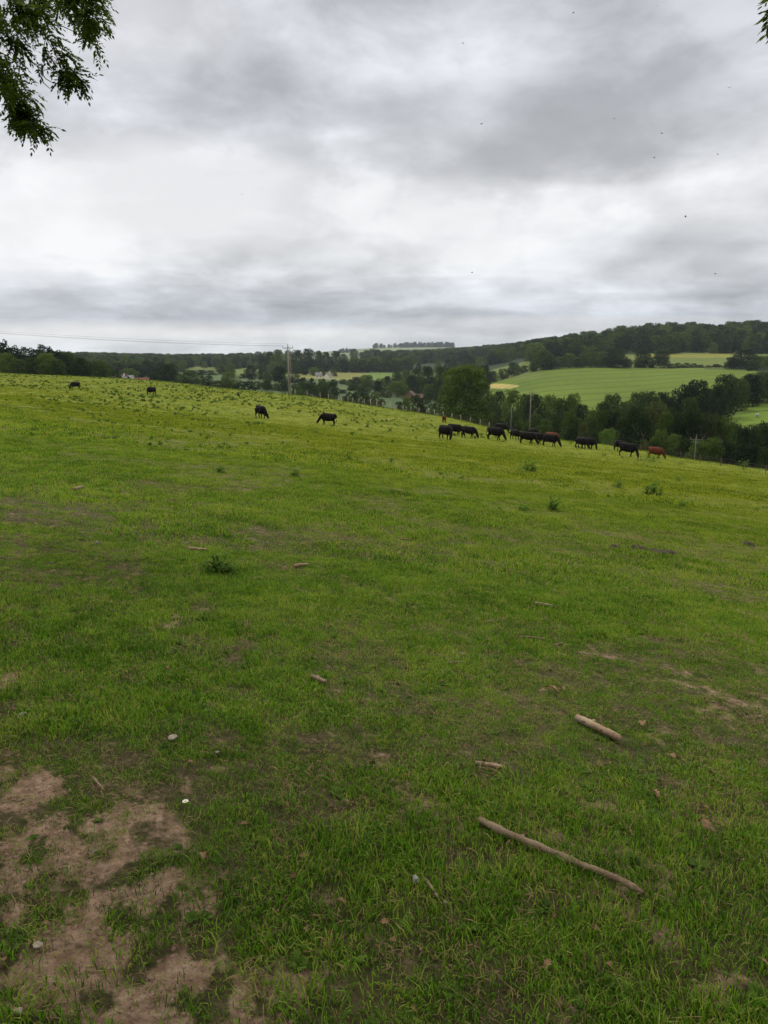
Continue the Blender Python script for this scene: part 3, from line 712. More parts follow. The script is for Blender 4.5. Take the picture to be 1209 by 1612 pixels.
def row_of(lst, desc, group, name='broadleaf_tree', cat='tree'):
    """each (px, D, top, w, kind) of a row becomes a tree of its own, described by its place in the row"""
    lst = sorted(lst); n = len(lst)
    look = {'mid': 'mid green', 'dark': 'dark', 'olive': 'pale olive', 'bright': 'fresh green', 'bush': 'low green', 'bushdark': 'low dark', 'busholive': 'low olive', 'conifer': 'dark pointed'}
    for i, (px, D, top, w, k) in enumerate(lst):
        if 530 < px < 720 and 350 < D < 480: D *= 1.24
        noun = 'bush' if k.startswith('bush') else 'conifer' if k == 'conifer' else 'tree'
        tree(px, D, top, w, k, '%s %s, %s from left %s' % (look[k], noun, ORD[i], desc), group, {'bush': 'bush', 'conifer': 'conifer_tree', 'tree': name}[noun], 'bush' if noun == 'bush' else 'tree')

# the big round tree on the brow
hero = empty('broadleaf_tree', onD(733, 196)); p = hero.location.copy(); zt = s_of(575) * 196 + EYE; h = zt - p.z
cm_ = link('crown', crown_mesh('crown', 20000, .0175, M['crown_dark'], 46, .5, 1., .02, 3, shape=.98, qs=.74), None, hero); cm_.data.materials[0] = M['crown']
wd = 95 * 196 / F; cm_.scale = (wd / .98, wd / .98, h); t_ = link('trunk', TR, None, hero); t_.scale = (h*.8, h*.8, h)
tag(hero, 'largest dark round-crowned tree standing alone just behind the brow, right of centre', 'tree')

row_of([(a, b, c - 6, d * 1.4, e) for a, b, c, d, e in [(2, 262, 533, 24, 'conifer'), (16, 268, 537, 20, 'conifer'), (30, 262, 547, 24, 'conifer'), (44, 266, 549, 26, 'conifer'), (56, 264, 551, 22, 'conifer'), (71, 258, 545, 30, 'conifer'), (84, 262, 549, 24, 'conifer'),
        (97, 260, 555, 26, 'conifer'), (108, 266, 560, 24, 'dark'), (-14, 262, 536, 30, 'conifer'), (-34, 262, 530, 34, 'conifer')]], 'in the dark belt at the left edge', 'trees of the belt on the left brow')
row_of([(15, 246, 556, 28, 'mid'), (36, 248, 566, 24, 'dark'), (58, 246, 563, 24, 'mid'), (78, 246, 556, 28, 'mid'), (94, 246, 566, 22, 'mid'), (131, 250, 563, 26, 'mid'), (161, 262, 568, 28, 'mid'), (115, 262, 574, 20, 'bush'), (181, 300, 583, 20, 'bush')],
       'standing in front of the left belt', 'front trees of the left belt')
# valley, left
row_of([(205, 520, 580, 26, 'mid'), (222, 560, 577, 22, 'dark'), (241, 430, 586, 20, 'mid'), (252, 500, 578, 22, 'mid'), (267, 420, 573, 26, 'mid'), (284, 430, 588, 24, 'bush'), (302, 410, 583, 30, 'dark'), (328, 420, 591, 24, 'bushdark'),
        (345, 360, 599, 26, 'busholive'), (361, 400, 586, 30, 'mid'), (386, 330, 600, 40, 'bush'), (374, 345, 603, 20, 'bushdark')], 'in hedgerows left of the telephone pole', 'hedgerow trees left of the pole')
row_of([(215, 640, 573, 24, 'dark'), (235, 700, 568, 24, 'mid'), (255, 760, 570, 20, 'dark'), (190, 660, 570, 30, 'dark'), (170, 640, 572, 26, 'mid'), (150, 620, 575, 26, 'dark'), (275, 720, 575, 18, 'bush'), (130, 620, 568, 26, 'mid'), (208, 800, 564, 20, 'mid')],
       'behind the red-roofed barn', 'trees behind the red-roofed barn')
row_of([(300, 780, 584, 18, 'bush'), (318, 780, 582, 20, 'bushdark'), (335, 790, 583, 18, 'bushdark'), (350, 830, 573, 18, 'mid'), (364, 830, 572, 20, 'mid'), (383, 700, 588, 14, 'bushdark'), (396, 640, 575, 18, 'dark'), (411, 660, 584, 12, 'dark'), (421, 650, 585, 14, 'dark'), (441, 600, 576, 26, 'mid'), (433, 640, 584, 14, 'bush'), (465, 600, 590, 22, 'bushdark')],
       'in the broken hedge across pale fields', 'trees of the hedge across the pale fields')
row_of([(405, 430, 600, 18, 'busholive'), (421, 420, 597, 20, 'dark'), (436, 430, 603, 14, 'bush'), (448, 420, 598, 20, 'dark'), (466, 390, 604, 18, 'bush'), (482, 400, 602, 26, 'mid'), (497, 410, 605, 22, 'dark'), (508, 400, 600, 18, 'bush'), (520, 390, 600, 28, 'dark'),
        (475, 300, 613, 26, 'bush'), (507, 295, 617, 24, 'bush'), (520, 300, 620, 16, 'busholive'), (538, 380, 613, 16, 'bushdark'), (478, 480, 594, 14, 'mid'), (492, 500, 595, 14, 'bushdark'), (508, 520, 596, 14, 'bushdark')],
       'in hedges right of the telephone pole', 'hedgerow trees right of the pole')
row_of([(526, 640, 597, 12, 'bushdark'), (540, 640, 597, 14, 'bush'), (552, 620, 597, 14, 'bush'), (562, 560, 593, 16, 'dark'), (578, 430, 590, 26, 'bright'), (556, 420, 604, 20, 'mid'), (570, 360, 610, 20, 'mid'), (595, 430, 599, 18, 'mid'), (600, 560, 595, 16, 'bush'),
        (625, 400, 600, 32, 'mid'), (606, 380, 610, 18, 'busholive'), (592, 330, 617, 26, 'busholive'), (575, 300, 622, 24, 'bush'), (556, 290, 617, 22, 'bush'), (545, 285, 623, 18, 'bushdark'), (625, 620, 586, 20, 'dark'), (610, 600, 592, 14, 'mid'), (640, 420, 604, 18, 'mid')],
       'left of the brown valley roofs', 'trees left of the farm roofs')
row_of([(648, 560, 590, 18, 'dark'), (662, 520, 597, 18, 'dark'), (674, 470, 576, 26, 'mid'), (694, 480, 577, 22, 'dark'), (684, 400, 603, 26, 'mid'), (672, 400, 605, 16, 'mid'), (700, 380, 604, 20, 'mid'), (655, 270, 622, 26, 'busholive'), (642, 265, 625, 18, 'bush'), (668, 268, 626, 18, 'busholive'),
        (684, 262, 634, 14, 'bushdark'), (628, 280, 632, 16, 'bushdark'), (640, 600, 582, 22, 'mid'), (655, 640, 580, 20, 'mid'), (705, 520, 580, 20, 'dark'), (718, 600, 576, 22, 'mid')], 'between brown roofs and the big round tree', 'trees right of the farm roofs')
row_of([(762, 560, 575, 22, 'dark'), (748, 600, 577, 18, 'dark'), (775, 640, 584, 18, 'dark'), (740, 700, 572, 20, 'mid')], 'behind the big round tree', 'clump behind the big round tree')
# above the big field
row_of([(792, 640, 580, 16, 'bushdark'), (808, 640, 570, 22, 'dark'), (824, 650, 575, 14, 'bush'), (838, 630, 570, 16, 'mid'), (853, 640, 551, 34, 'mid'), (862, 628, 560, 24, 'dark'), (880, 632, 562, 20, 'mid'), (895, 630, 556, 24, 'mid'), (906, 628, 564, 14, 'dark'), (915, 632, 557, 18, 'mid'), (928, 630, 554, 16, 'mid'),
        (941, 632, 553, 24, 'mid'), (955, 640, 550, 20, 'mid'), (966, 626, 549, 38, 'dark'), (985, 624, 565, 16, 'dark'), (1009, 622, 550, 24, 'dark'), (1003, 620, 566, 18, 'dark'), (1022, 618, 570, 12, 'bushdark'), (1037, 618, 549, 28, 'dark')],
       'along the top of the big green field', 'tree line along the top of the big field')
row_of([(1052, 610, 572, 14, 'bush'), (1064, 612, 571, 14, 'bushdark'), (1076, 612, 571, 14, 'bushdark'), (1088, 612, 572, 13, 'bush'), (1100, 612, 574, 13, 'bushdark'), (1112, 612, 575, 12, 'bushdark'), (1124, 612, 573, 12, 'dark'), (1133, 612, 577, 10, 'bushdark'),
        (1148, 590, 562, 24, 'dark'), (1168, 590, 550, 34, 'dark'), (1190, 585, 560, 26, 'mid'), (1206, 600, 560, 24, 'olive'), (1222, 590, 556, 30, 'dark'), (1180, 570, 570, 20, 'bushdark')], 'at the top right corner of the big field', 'hedge at the top right of the big field')
# band below the big field
row_of([(772, 290, 622, 26, 'dark'), (786, 300, 616, 24, 'mid'), (808, 270, 614, 34, 'mid'), (828, 280, 621, 24, 'dark'), (842, 250, 620, 34, 'dark'), (866, 255, 622, 34, 'mid'), (884, 250, 626, 24, 'dark'), (903, 250, 620, 28, 'mid'), (918, 235, 637, 26, 'dark'), (934, 228, 645, 24, 'mid'),
        (952, 235, 632, 26, 'dark'), (965, 250, 621, 38, 'dark'), (988, 262, 632, 22, 'mid'), (1005, 275, 618, 34, 'dark'), (1024, 280, 616, 26, 'dark'), (1042, 282, 617, 26, 'dark'), (1060, 270, 625, 20, 'dark')], 'along the foot of the big green field', 'tree band along the foot of the big field')
row_of([(1078, 262, 606, 34, 'dark'), (1098, 265, 599, 44, 'dark'), (1116, 275, 612, 28, 'dark'), (1143, 282, 589, 40, 'dark'), (1130, 272, 606, 26, 'mid'), (1162, 300, 596, 28, 'dark'), (1180, 310, 588, 34, 'dark'), (1202, 318, 584, 40, 'dark'), (1224, 318, 580, 40, 'dark'), (1110, 255, 628, 24, 'dark'), (1088, 250, 625, 24, 'dark')],
       'between the two bright green fields', 'tall dark trees between the two fields')
row_of([(806, 205, 655, 24, 'busholive'), (790, 215, 662, 18, 'bushdark'), (822, 205, 662, 22, 'bush'), (845, 190, 652, 30, 'dark'), (862, 182, 660, 26, 'mid'), (876, 168, 661, 14, 'olive'), (888, 180, 655, 26, 'dark'), (900, 172, 648, 28, 'mid'), (915, 172, 658, 24, 'dark'), (921, 158, 664, 18, 'olive'),
        (934, 170, 655, 26, 'dark'), (950, 172, 645, 30, 'dark'), (970, 172, 648, 30, 'dark'), (962, 141, 675, 24, 'bright'), (985, 170, 655, 26, 'dark'), (1003, 168, 640, 34, 'mid'), (1016, 160, 652, 30, 'mid'), (1036, 172, 632, 40, 'olive'), (1052, 165, 648, 28, 'mid')],
       'in the wood edge behind the herd', 'wood edge behind the herd')
row_of([(1060, 170, 642, 26, 'dark'), (1076, 162, 650, 34, 'mid'), (1094, 160, 646, 36, 'mid'), (1112, 158, 650, 34, 'olive'), (1128, 160, 653, 30, 'olive'), (1144, 158, 657, 32, 'mid'), (1160, 165, 664, 28, 'dark'), (1176, 160, 673, 26, 'dark'), (1192, 160, 669, 30, 'dark'), (1210, 165, 664, 34, 'dark'), (1228, 160, 664, 34, 'dark'),
        (1066, 146, 684, 30, 'mid'), (1088, 142, 690, 30, 'dark'), (1110, 138, 694, 34, 'mid'), (1132, 138, 690, 30, 'mid'), (1152, 138, 697, 30, 'dark'), (1172, 136, 698, 32, 'dark'), (1194, 136, 700, 34, 'dark'), (1216, 134, 705, 34, 'dark'), (1044, 146, 676, 26, 'bush')],
       'in the wood at lower right', 'wood at the lower right')
row_of([(1000, 150, 690, 26, 'bush'), (1020, 148, 693, 24, 'busholive'), (985, 150, 686, 22, 'bushdark'), (1038, 146, 694, 22, 'bushdark'), (940, 155, 676, 22, 'bushdark'), (905, 160, 672, 20, 'bushdark'), (860, 168, 668, 24, 'bushdark'), (835, 178, 668, 22, 'bushdark'), (1006, 136, 696, 14, 'bushdark'), (1030, 132, 700, 16, 'bush'), (1060, 128, 706, 16, 'bushdark')],
       'in scrub at the foot of the wood', 'scrub at the foot of the wood', 'bush', 'bush')
# wood on the knoll behind the pole
row_of([(428, 960, 553, 18, 'mid'), (440, 940, 550, 24, 'mid'), (455, 960, 552, 20, 'mid'), (470, 950, 551, 22, 'mid'), (486, 960, 549, 26, 'mid'), (503, 1000, 552, 16, 'dark'), (514, 1010, 554, 16, 'dark'), (529, 1040, 552, 18, 'dark'), (415, 980, 560, 16, 'mid')], 'on the knoll behind the telephone pole', 'tall trees on the knoll')
row_of([(558, 1500, 549, 13, 'dark'), (542, 1550, 557, 12, 'mid'), (570, 1560, 554, 10, 'dark'), (578, 1500, 551, 12, 'dark'), (586, 1450, 549, 14, 'dark'), (594, 1440, 550, 16, 'dark'), (603, 1440, 553, 14, 'dark')], 'on the skyline right of the knoll', 'skyline trees right of the knoll')
row_of([(495, 860, 578, 16, 'bright'), (480, 880, 575, 14, 'mid'), (466, 870, 570, 18, 'mid'), (508, 870, 580, 10, 'bush'), (526, 860, 580, 10, 'bush'), (450, 880, 567, 20, 'mid'), (432, 890, 570, 20, 'mid'), (415, 900, 572, 18, 'dark')], 'round the two white farmhouses', 'trees round the white farmhouse')
# far woods that read as one mass
def wood(name, regs, label, protos, hgt=(10, 16)):
    Ps = []
    for px0, px1, d0, d1, dens in regs:
        t0, t1 = float(ray(px0, 560)[0]), float(ray(px1, 560)[0]); A = (t1 - t0) * (d1**2 - d0**2) / 2; n = int(A / dens)
        y = np.sqrt(RNG.uniform(d0**2, d1**2, n)); x = RNG.uniform(t0, t1, n) * y; Ps.append(np.stack([x, y, zg(x, y) - .5], -1))
    P = np.concatenate(Ps); n = len(P); h = RNG.uniform(*hgt, n) ; w = h * RNG.uniform(.75, 1.2, n)
    scatter(name, protos, P, rotz(n, 0), np.stack([w, w, h], -1), RNG.integers(0, len(protos), n), label, 'wood')
wood('woodland', [(955, 1330, 805, 1120, 170), (835, 960, 800, 1100, 170), (770, 900, 1000, 1350, 200)], 'dark broadleaf wood covering the hill at the right', T['wood'], (10, 21))
wood('woodland', [(600, 860, 1330, 1900, 260), (655, 760, 985, 1030, 260), (530, 645, 1010, 1110, 140)], 'long band of wood across the middle of the valley', T['wood'], (10, 20))
wood('woodland', [(60, 440, 1080, 1500, 260), (60, 425, 1500, 2300, 420), (100, 290, 850, 1000, 240)], 'mixed wood along the left skyline', T['wood'] + T['woodcon'], (8, 17))
wood('woodland', [(588, 716, 4150, 4280, 700), (630, 700, 4150, 4300, 900)], 'distant blue wood on the far hilltop', T['wood'], (12, 30))
wood('woodland', [(838, 908, 3600, 3800, 500)], 'distant wooded hilltop right of centre', T['wood'], (14, 24))
wood('woodland', [(535, 556, 3300, 3400, 400), (402, 422, 3200, 3300, 400)], 'small far copses on the skyline beyond the knoll', T['wood'], (14, 20))

# ------------------------------------------------------------------ overhanging ash tree
ash_root_xy = (-3.2, -3.6); ash = empty('ash_tree', (ash_root_xy[0], ash_root_xy[1], float(zg(*ash_root_xy))))
tag(ash, 'ash tree beside the viewer, its leafy boughs hanging into the top corners of the picture', 'tree')
a0 = ash.location
def pinnate(rg, p, d, L_, pairs, out, sc_=1.0):
    """one ash leaf: leaflets in pairs along a drooping stalk"""
    d = d.normalized(); side = d.cross(Vector((rg.uniform(-.5, .5), rg.uniform(-.5, .5), 1))).normalized(); q = p.copy()
    for j in range(pairs + 1):
        q = q + d * (L_ / (pairs + 1)); d = (d + Vector((0, 0, -.10))).normalized()
        for sg in ((-1, 1) if j < pairs else (0,)):
            ld = (d * .75 + side * sg * .8).normalized() if sg else d
            ln = .062 * sc_ * rg.uniform(.75, 1.2); wv_ = ld.cross(Vector((rg.uniform(-.8, .8), rg.uniform(-.8, .8), 1))).normalized() * ln * .23
            out.append((q, q + ld*ln*.45 - wv_, q + ld*ln, q + ld*ln*.45 + wv_))
def pix(px, row, D):
    t, s_ = ray(px, row); return Vector((float(t*D), D, float(s_*D + EYE)))
leaves = []; tw = MB(); rg = random.Random(5)
def bough(pts, D, r0, r1, dens, spread, drop=1.0, sc_=1.0, side=8):
    """pts: picture points of the bough; leaves and side twigs grow from it"""
    P_ = [pix(p[0] - 24, p[1] - 22, D + rg.uniform(-.15, .15)) for p in pts]
    Q = []
    for i in range(len(P_) - 1):
        for k in range(6): Q.append(P_[i].lerp(P_[i+1], k / 6) + Vector([rg.uniform(-.02, .02) for _ in range(3)]))
    Q.append(P_[-1]); n = len(Q)
    tw.tube(Q, [(r0 + (r1 - r0) * i / n) * .7 for i in range(n)], 5)
    for _ in range(int(side * .78)):
        i = rg.randrange(n // 4, n); base = Q[i]; d = (Q[min(i+1, n-1)] - Q[max(i-2, 0)]).normalized()
        d = (d + Vector([rg.uniform(-1, 1) for _ in range(3)]) * .8).normalized(); L_ = rg.uniform(.25, .7) * spread
        S_ = [base]
        for k in range(4): d = (d + Vector((0, 0, -.10 * drop))).normalized(); S_.append(S_[-1] + d * L_ / 4)
        tw.tube(S_, [.006, .005, .004, .003, .002], 4)
        for k in range(1, 5):
            for _2 in range(dens):
                dd = (d * .5 + Vector([rg.uniform(-1, 1) for _ in range(3)]) + Vector((.15, 0, -.25))).normalized()
                pinnate(rg, S_[k], dd, rg.uniform(.14, .24) * sc_, rg.choice((4, 5, 5)), leaves, sc_)
    for i in range(n * 3 // 4, n):
        dd = ((Q[-1] - Q[-5]).normalized() * .5 + Vector([rg.uniform(-1, 1) for _ in range(3)])).normalized(); pinnate(rg, Q[i], dd, .2 * sc_, 5, leaves, sc_)
DB = 9.5
bough([(-70, -90), (0, 60), (22, 110), (32, 145), (46, 180), (62, 205), (74, 218)], DB, .018, .004, 2, .36, side=34)
bough([(-30, -90), (20, 30), (40, 90), (55, 130), (60, 165), (50, 190)], DB + .4, .018, .004, 2, .34, side=16)
bough([(-60, -60), (5, 75), (20, 130), (24, 160)], DB - .3, .02, .005, 2, .55, side=12)
bough([(0, -90), (60, 20), (85, 65), (108, 95), (130, 125)], DB + .2, .024, .005, 2, .45, side=10)
bough([(118, 80), (124, 108), (132, 128), (139, 136)], DB + .2, .008, .004, 2, .3, side=9)
bough([(40, -90), (100, 0), (135, 30), (158, 52)], DB + .6, .018, .004, 2, .36, side=15)
bough([(60, -90), (130, -20), (165, 20), (170, 62)], DB + .1, .02, .005, 2, .42, side=13)
bough([(-60, -90), (20, -10), (60, 30), (95, 52)], DB - .2, .024, .006, 2, .42, side=15)
bough([(-80, -40), (-20, 20), (20, 45), (48, 70)], DB + .3, .024, .006, 2, .42, side=12)
bough([(20, -80), (80, -20), (120, 5), (150, 15)], DB, .022, .006, 2, .4, side=15)
bough([(-80, -80), (-20, -20), (25, 5), (70, 15)], DB + .8, .024, .006, 2, .45, side=13)
for pts in ([(78, 122), (92, 142), (104, 149), (122, 148)], [(80, 130), (88, 148), (98, 157), (110, 153)], [(160, 50), (175, 68), (187, 74)], [(168, 55), (180, 66), (183, 60)], [(95, 56), (120, 60), (141, 70)], [(3, 68), (2, 92), (-8, 110)], [(178, 5), (188, 12), (192, 6)], [(75, 118), (88, 130), (99, 124)]):
    tw.tube([pix(a - 20, b - 18, DB) for a, b in pts], [.006, .005, .004, .003][:len(pts)], 4)
# sprig at the top right corner
spg = MB()
for (x0, y0, dx, dz, nn) in ((1234, -8, -1, -.25, 5), (1236, 18, -1, -.1, 5), (1238, 30, -1, -.5, 4), (1232, 8, -1, -.9, 4), (1238, 24, -1, .2, 4), (1240, 0, -1, -.5, 5)):
    p = pix(x0, y0, 5.2); spg.tube([pix(1260, -60, 5.2), p], [.006, .003], 4)
    for k in range(3): pinnate(rg, p + Vector((.03*k, .02*k, .01*k)), Vector((dx + .25*k, .3*(k-1), dz - .2*k)), .17, nn, leaves, .95)
# trunk and limbs
fork = a0 + Vector((.3, .6, 4.2))
tk = MB(); tk.tube([a0 - Vector((0, 0, .3)), a0 + Vector((.05, .1, 1)), a0 + Vector((.1, .3, 2.6)), fork], [.42, .33, .28, .24], 12)
ends = [pix(-30, -90, DB), pix(0, -90, DB + .2), pix(60, -90, DB), pix(-80, -40, DB), pix(1260, -60, 5.2), a0 + Vector((-5, 1, 7)), a0 + Vector((4, -3, 8)), a0 + Vector((0, 4, 9)), a0 + Vector((-2, -4, 8)), a0 + Vector((5, 5, 7.4))]
for e in ends:
    m1 = fork.lerp(e, .5) + Vector((0, 0, .9)); tk.tube([fork, fork.lerp(m1, .5) + Vector((0, 0, .3)), m1, m1.lerp(e, .6) + Vector((0, 0, .15)), e], [.16, .12, .08, .045, .026], 7)
# crown overhead, kept above the view
vis = len(leaves); tries = 0
while len(leaves) < vis + 42000 and tries < 60000:
    tries += 1
    d = Vector((rg.gauss(0, 1), rg.gauss(0, 1), rg.gauss(0, .8))).normalized() * (rg.uniform(.35, 1) ** .5)
    p = Vector((-3.0 + d.x * 8.5, 0.0 + d.y * 7.2, 6.6 + d.z * 3.0 - a0.z * 0))
    if fbm(np.array([p.x / 1.6]), np.array([p.y / 1.6 + p.z]), 12, 2)[0] < .44: continue
    if p.y > .3 and (p.z - EYE) / p.y < .52 + .25 / p.y: continue
    pinnate(rg, p, Vector((rg.uniform(-1, 1), rg.uniform(-1, 1), rg.uniform(-.6, .2))), .42, 5, leaves, 2.1)
mb = tw
LV = np.array([[list(v) for v in q] for q in leaves]) - np.array(a0)[None, None, :]
link('crown', quads('crown', LV, M['ash']), None, ash)
for b_, nm, mt in ((tw, 'twigs', 'twig'), (tk, 'trunk', 'bark'), (spg, 'sprig', 'twig')):
    b_.v = [v - a0 for v in b_.v]; b_.build(nm, M[mt], ash)

# ------------------------------------------------------------------ cattle
def cow_mesh(name, sd_=0, turn=0.0, udder=False, fat=1.0):
    rg = random.Random(sd_); mb = MB()
    S_ = [(-.99, 1.10, .06, .05), (-.95, 1.06, .20, .16), (-.80, 1.00, .31, .26), (-.50, .955, .37, .31), (-.15, .91, .415, .355), (.20, .90, .42, .35), (.50, .95, .385, .30), (.70, .98, .33, .23), (.90, .90, .255, .165),
          (1.06, .74, .20, .13), (1.19, .55, .165, .11), (1.29, .39, .155, .105), (1.37, .27, .135, .10), (1.43, .15, .095, .08), (1.46, .07, .07, .07), (1.47, .035, .03, .04)]
    pts = []
    for i, (x, z, hh, hw) in enumerate(S_):
        k = max(0, x - .6); pts.append(Vector((x - k*k*.25*abs(turn), k*k*turn*.8, z)))
    seg = 14; b0 = len(mb.v)
    for i, (p, (x, z, hh, hw)) in enumerate(zip(pts, S_)):
        d = (pts[min(i+1, len(pts)-1)] - pts[max(i-1, 0)]).normalized(); side = Vector((0, 0, 1)).cross(d)
        if side.length < .1: side = Vector((0, 1, 0))
        side.normalize(); up = d.cross(side).normalized()
        if i < 8: up = Vector((0, 0, 1))
        for k in range(seg):
            a = 2*math.pi*k/seg; c, s = math.cos(a), math.sin(a); wq = hw * fat * 1.12 * (1.0 if s < 0 else .92); hq = hh * (1.13 if s < 0 and 1 < i < 9 else 1.02)
            mb.v.append(p + side * c * wq + up * s * hq)
    for i in range(len(pts)-1):
        for k in range(seg): mb.f.append((b0+i*seg+k, b0+i*seg+(k+1) % seg, b0+(i+1)*seg+(k+1) % seg, b0+(i+1)*seg+k))
    mb.f.append(tuple(b0+k for k in range(seg))[::-1]); e = b0+(len(pts)-1)*seg; mb.f.append(tuple(e+k for k in range(seg)))
    for sgn in (-1, 1):
        o = rg.uniform(-.16, .16); y = .19*sgn
        mb.tube([(.50, y*.9, .95), (.52+o*.2, y*1.05, .72), (.53+o*.6, y, .42), (.52+o, y*.95, .14), (.55+o, y*.95, .07), (.56+o, y*.95, 0)], [.18, .145, .078, .056, .068, .075], 8)
        o = rg.uniform(-.14, .14)
        mb.tube([(-.70, y*.95, .98), (-.60, y*1.15, .74), (-.70+o*.5, y*1.05, .52), (-.84+o*.8, y, .42), (-.78+o, y, .14), (-.75+o, y, .07), (-.73+o, y, 0)], [.24, .21, .125, .08, .058, .068, .075], 8)
        hx, hy, hz = pts[11]; mb.tube([(hx-.05, hy+sgn*.08, hz+.08), (hx-.04, hy+sgn*.20, hz+.11), (hx-.02, hy+sgn*.27, hz+.05)], [.045, .05, .02], 6)
    mb.tube([(-.97, 0, 1.20), (-1.05, 0, 1.10), (-1.08, .01, .8), (-1.07, .02, .5), (-1.06, .02, .36)], [.04, .032, .028, .045, .03], 6)
    mb.ell((.62, 0, .58), (.20, .09, .16))                    # brisket
    if udder: mb.ell((-.48, 0, .60), (.17, .15, .12))
    for v in mb.v: v.x *= .84
    me = mb.mesh(name, None); o = bpy.data.objects.new('tmp', me); COL.objects.link(o)
    md = o.modifiers.new('r', 'REMESH'); md.mode = 'VOXEL'; md.voxel_size = .028
    sm = o.modifiers.new('s', 'SMOOTH'); sm.iterations = 5; sm.factor = .6
    dg = bpy.context.evaluated_depsgraph_get(); me2 = bpy.data.meshes.new_from_object(o.evaluated_get(dg)); me2.name = name
    bpy.data.objects.remove(o); me2.polygons.foreach_set('use_smooth', [True]*len(me2.polygons))
    return me2
CM = [cow_mesh('body', 1, 0, True), cow_mesh('body', 2, .9), cow_mesh('body', 3, -.9, True, 1.06), cow_mesh('body', 4, .35, False, .95)]
COWS = [  # px of body centre, foot row, body height px, heading (deg, 0 = right in the picture, -90 = towards the viewer), coat, mesh, label
 (119, 612.5, 11.5, 178, 'cow_black', 0, 'black cow grazing alone at the far left of the pasture, head to the left'),
 (238, 622, 13, 235, 'cow_black', 1, 'black cow near the left brow seen half from behind, below the red barn roof'),
 (411, 658.5, 20.5, -52, 'cow_black', 3, 'black cow left of centre with its head down towards the viewer'),
 (516, 669.5, 19.5, 182, 'cow_black', 0, 'black cow in full side view grazing to the left, apart from the herd'),
 (699.5, 665, 11, 80, 'cow_red', 1, 'red-brown cow seen end-on, farthest up the slope behind the herd'),
 (702, 692, 23.5, -52, 'cow_black', 2, 'black cow at the left end of the herd, head down towards the viewer'),
 (715, 685.5, 18.5, -12, 'cow_black', 0, 'second black cow from the left of the herd, partly behind its neighbour'),
 (737, 689, 18.5, -22, 'cow_brown', 3, 'third black cow from the left of the herd, standing clear of the others'),
 (778, 692.5, 20.5, -10, 'cow_brown', 0, 'black cow in side view in the middle of the herd, another showing behind its shoulder'),
 (788, 681, 15, -35, 'cow_black', 1, 'black cow standing behind the shoulder of the middle cow'),
 (811, 692, 16.5, -62, 'cow_brown', 3, 'small black cow facing the viewer in the gap right of the middle cow'),
 (829, 699, 20, -16, 'cow_brown', 0, 'black cow in side view at the left of the crowded group'),
 (844, 698.5, 18, -30, 'cow_black', 2, 'black cow overlapped by the one on its left in the crowded group'),
 (840, 689, 15.5, -70, 'cow_black', 1, 'black cow standing behind the crowded group, only its back showing'),
 (868, 697, 17, -25, 'cow_red', 2, 'red-brown cow almost hidden behind a black one, its back showing'),
 (865, 702.5, 20, -22, 'cow_black', 0, 'black cow right of the crowded group, a red back showing above it'),
 (915, 706, 18.5, -64, 'cow_black', 3, 'black cow of the pair right of centre, nearer one facing the viewer'),
 (925, 706.5, 18.5, -22, 'cow_black', 2, 'black cow of the pair right of centre, farther one facing right'),
 (986, 718.5, 24, -18, 'cow_black', 2, 'largest black cow grazing in side view near the right end of the herd'),
 (974, 709.5, 17, 200, 'cow_brown', 1, 'dark cow mostly hidden behind the largest black one'),
 (1030, 721.5, 18.5, -17, 'cow_red', 0, 'red-brown cow grazing alone at the right end of the herd'),
 (1192, 657, 6.0, 200, 'cow_pied', 1, 'black and white cow in the far green field at the right'),
]
protos = {}
for px, row, hpx, hd, coat, mi, lab in COWS:
    p = at(px, row) if row > 658 or px < 600 else at(px, row, 205, 600)
    k = (mi, coat)
    if k not in protos:
        me = CM[mi].copy(); me.name = 'cow'; me.materials.clear(); me.materials.append(M[coat]); protos[k] = me
    s = hpx * p.y / F / 1.36
    s = min(max(s, .72), 1.18)
    o = link('cow', protos[k], None, None, p); o.rotation_euler = (0, 0, R(hd)); o.scale = (s, s, s)
    gx = (zg(p.x + .6, p.y) - zg(p.x - .6, p.y)) / 1.2
    gy = (zg(p.x, p.y + .6) - zg(p.x, p.y - .6)) / 1.2
    fx, fy = math.cos(R(hd)), math.sin(R(hd)); o.rotation_euler = (0, -math.atan(float(gx)*fx + float(gy)*fy), R(hd))
    print('COW', round(p.x, 1), round(p.y, 1), round(s, 2))
    tag(o, lab, 'cow', 'cattle grazing on the hillside')

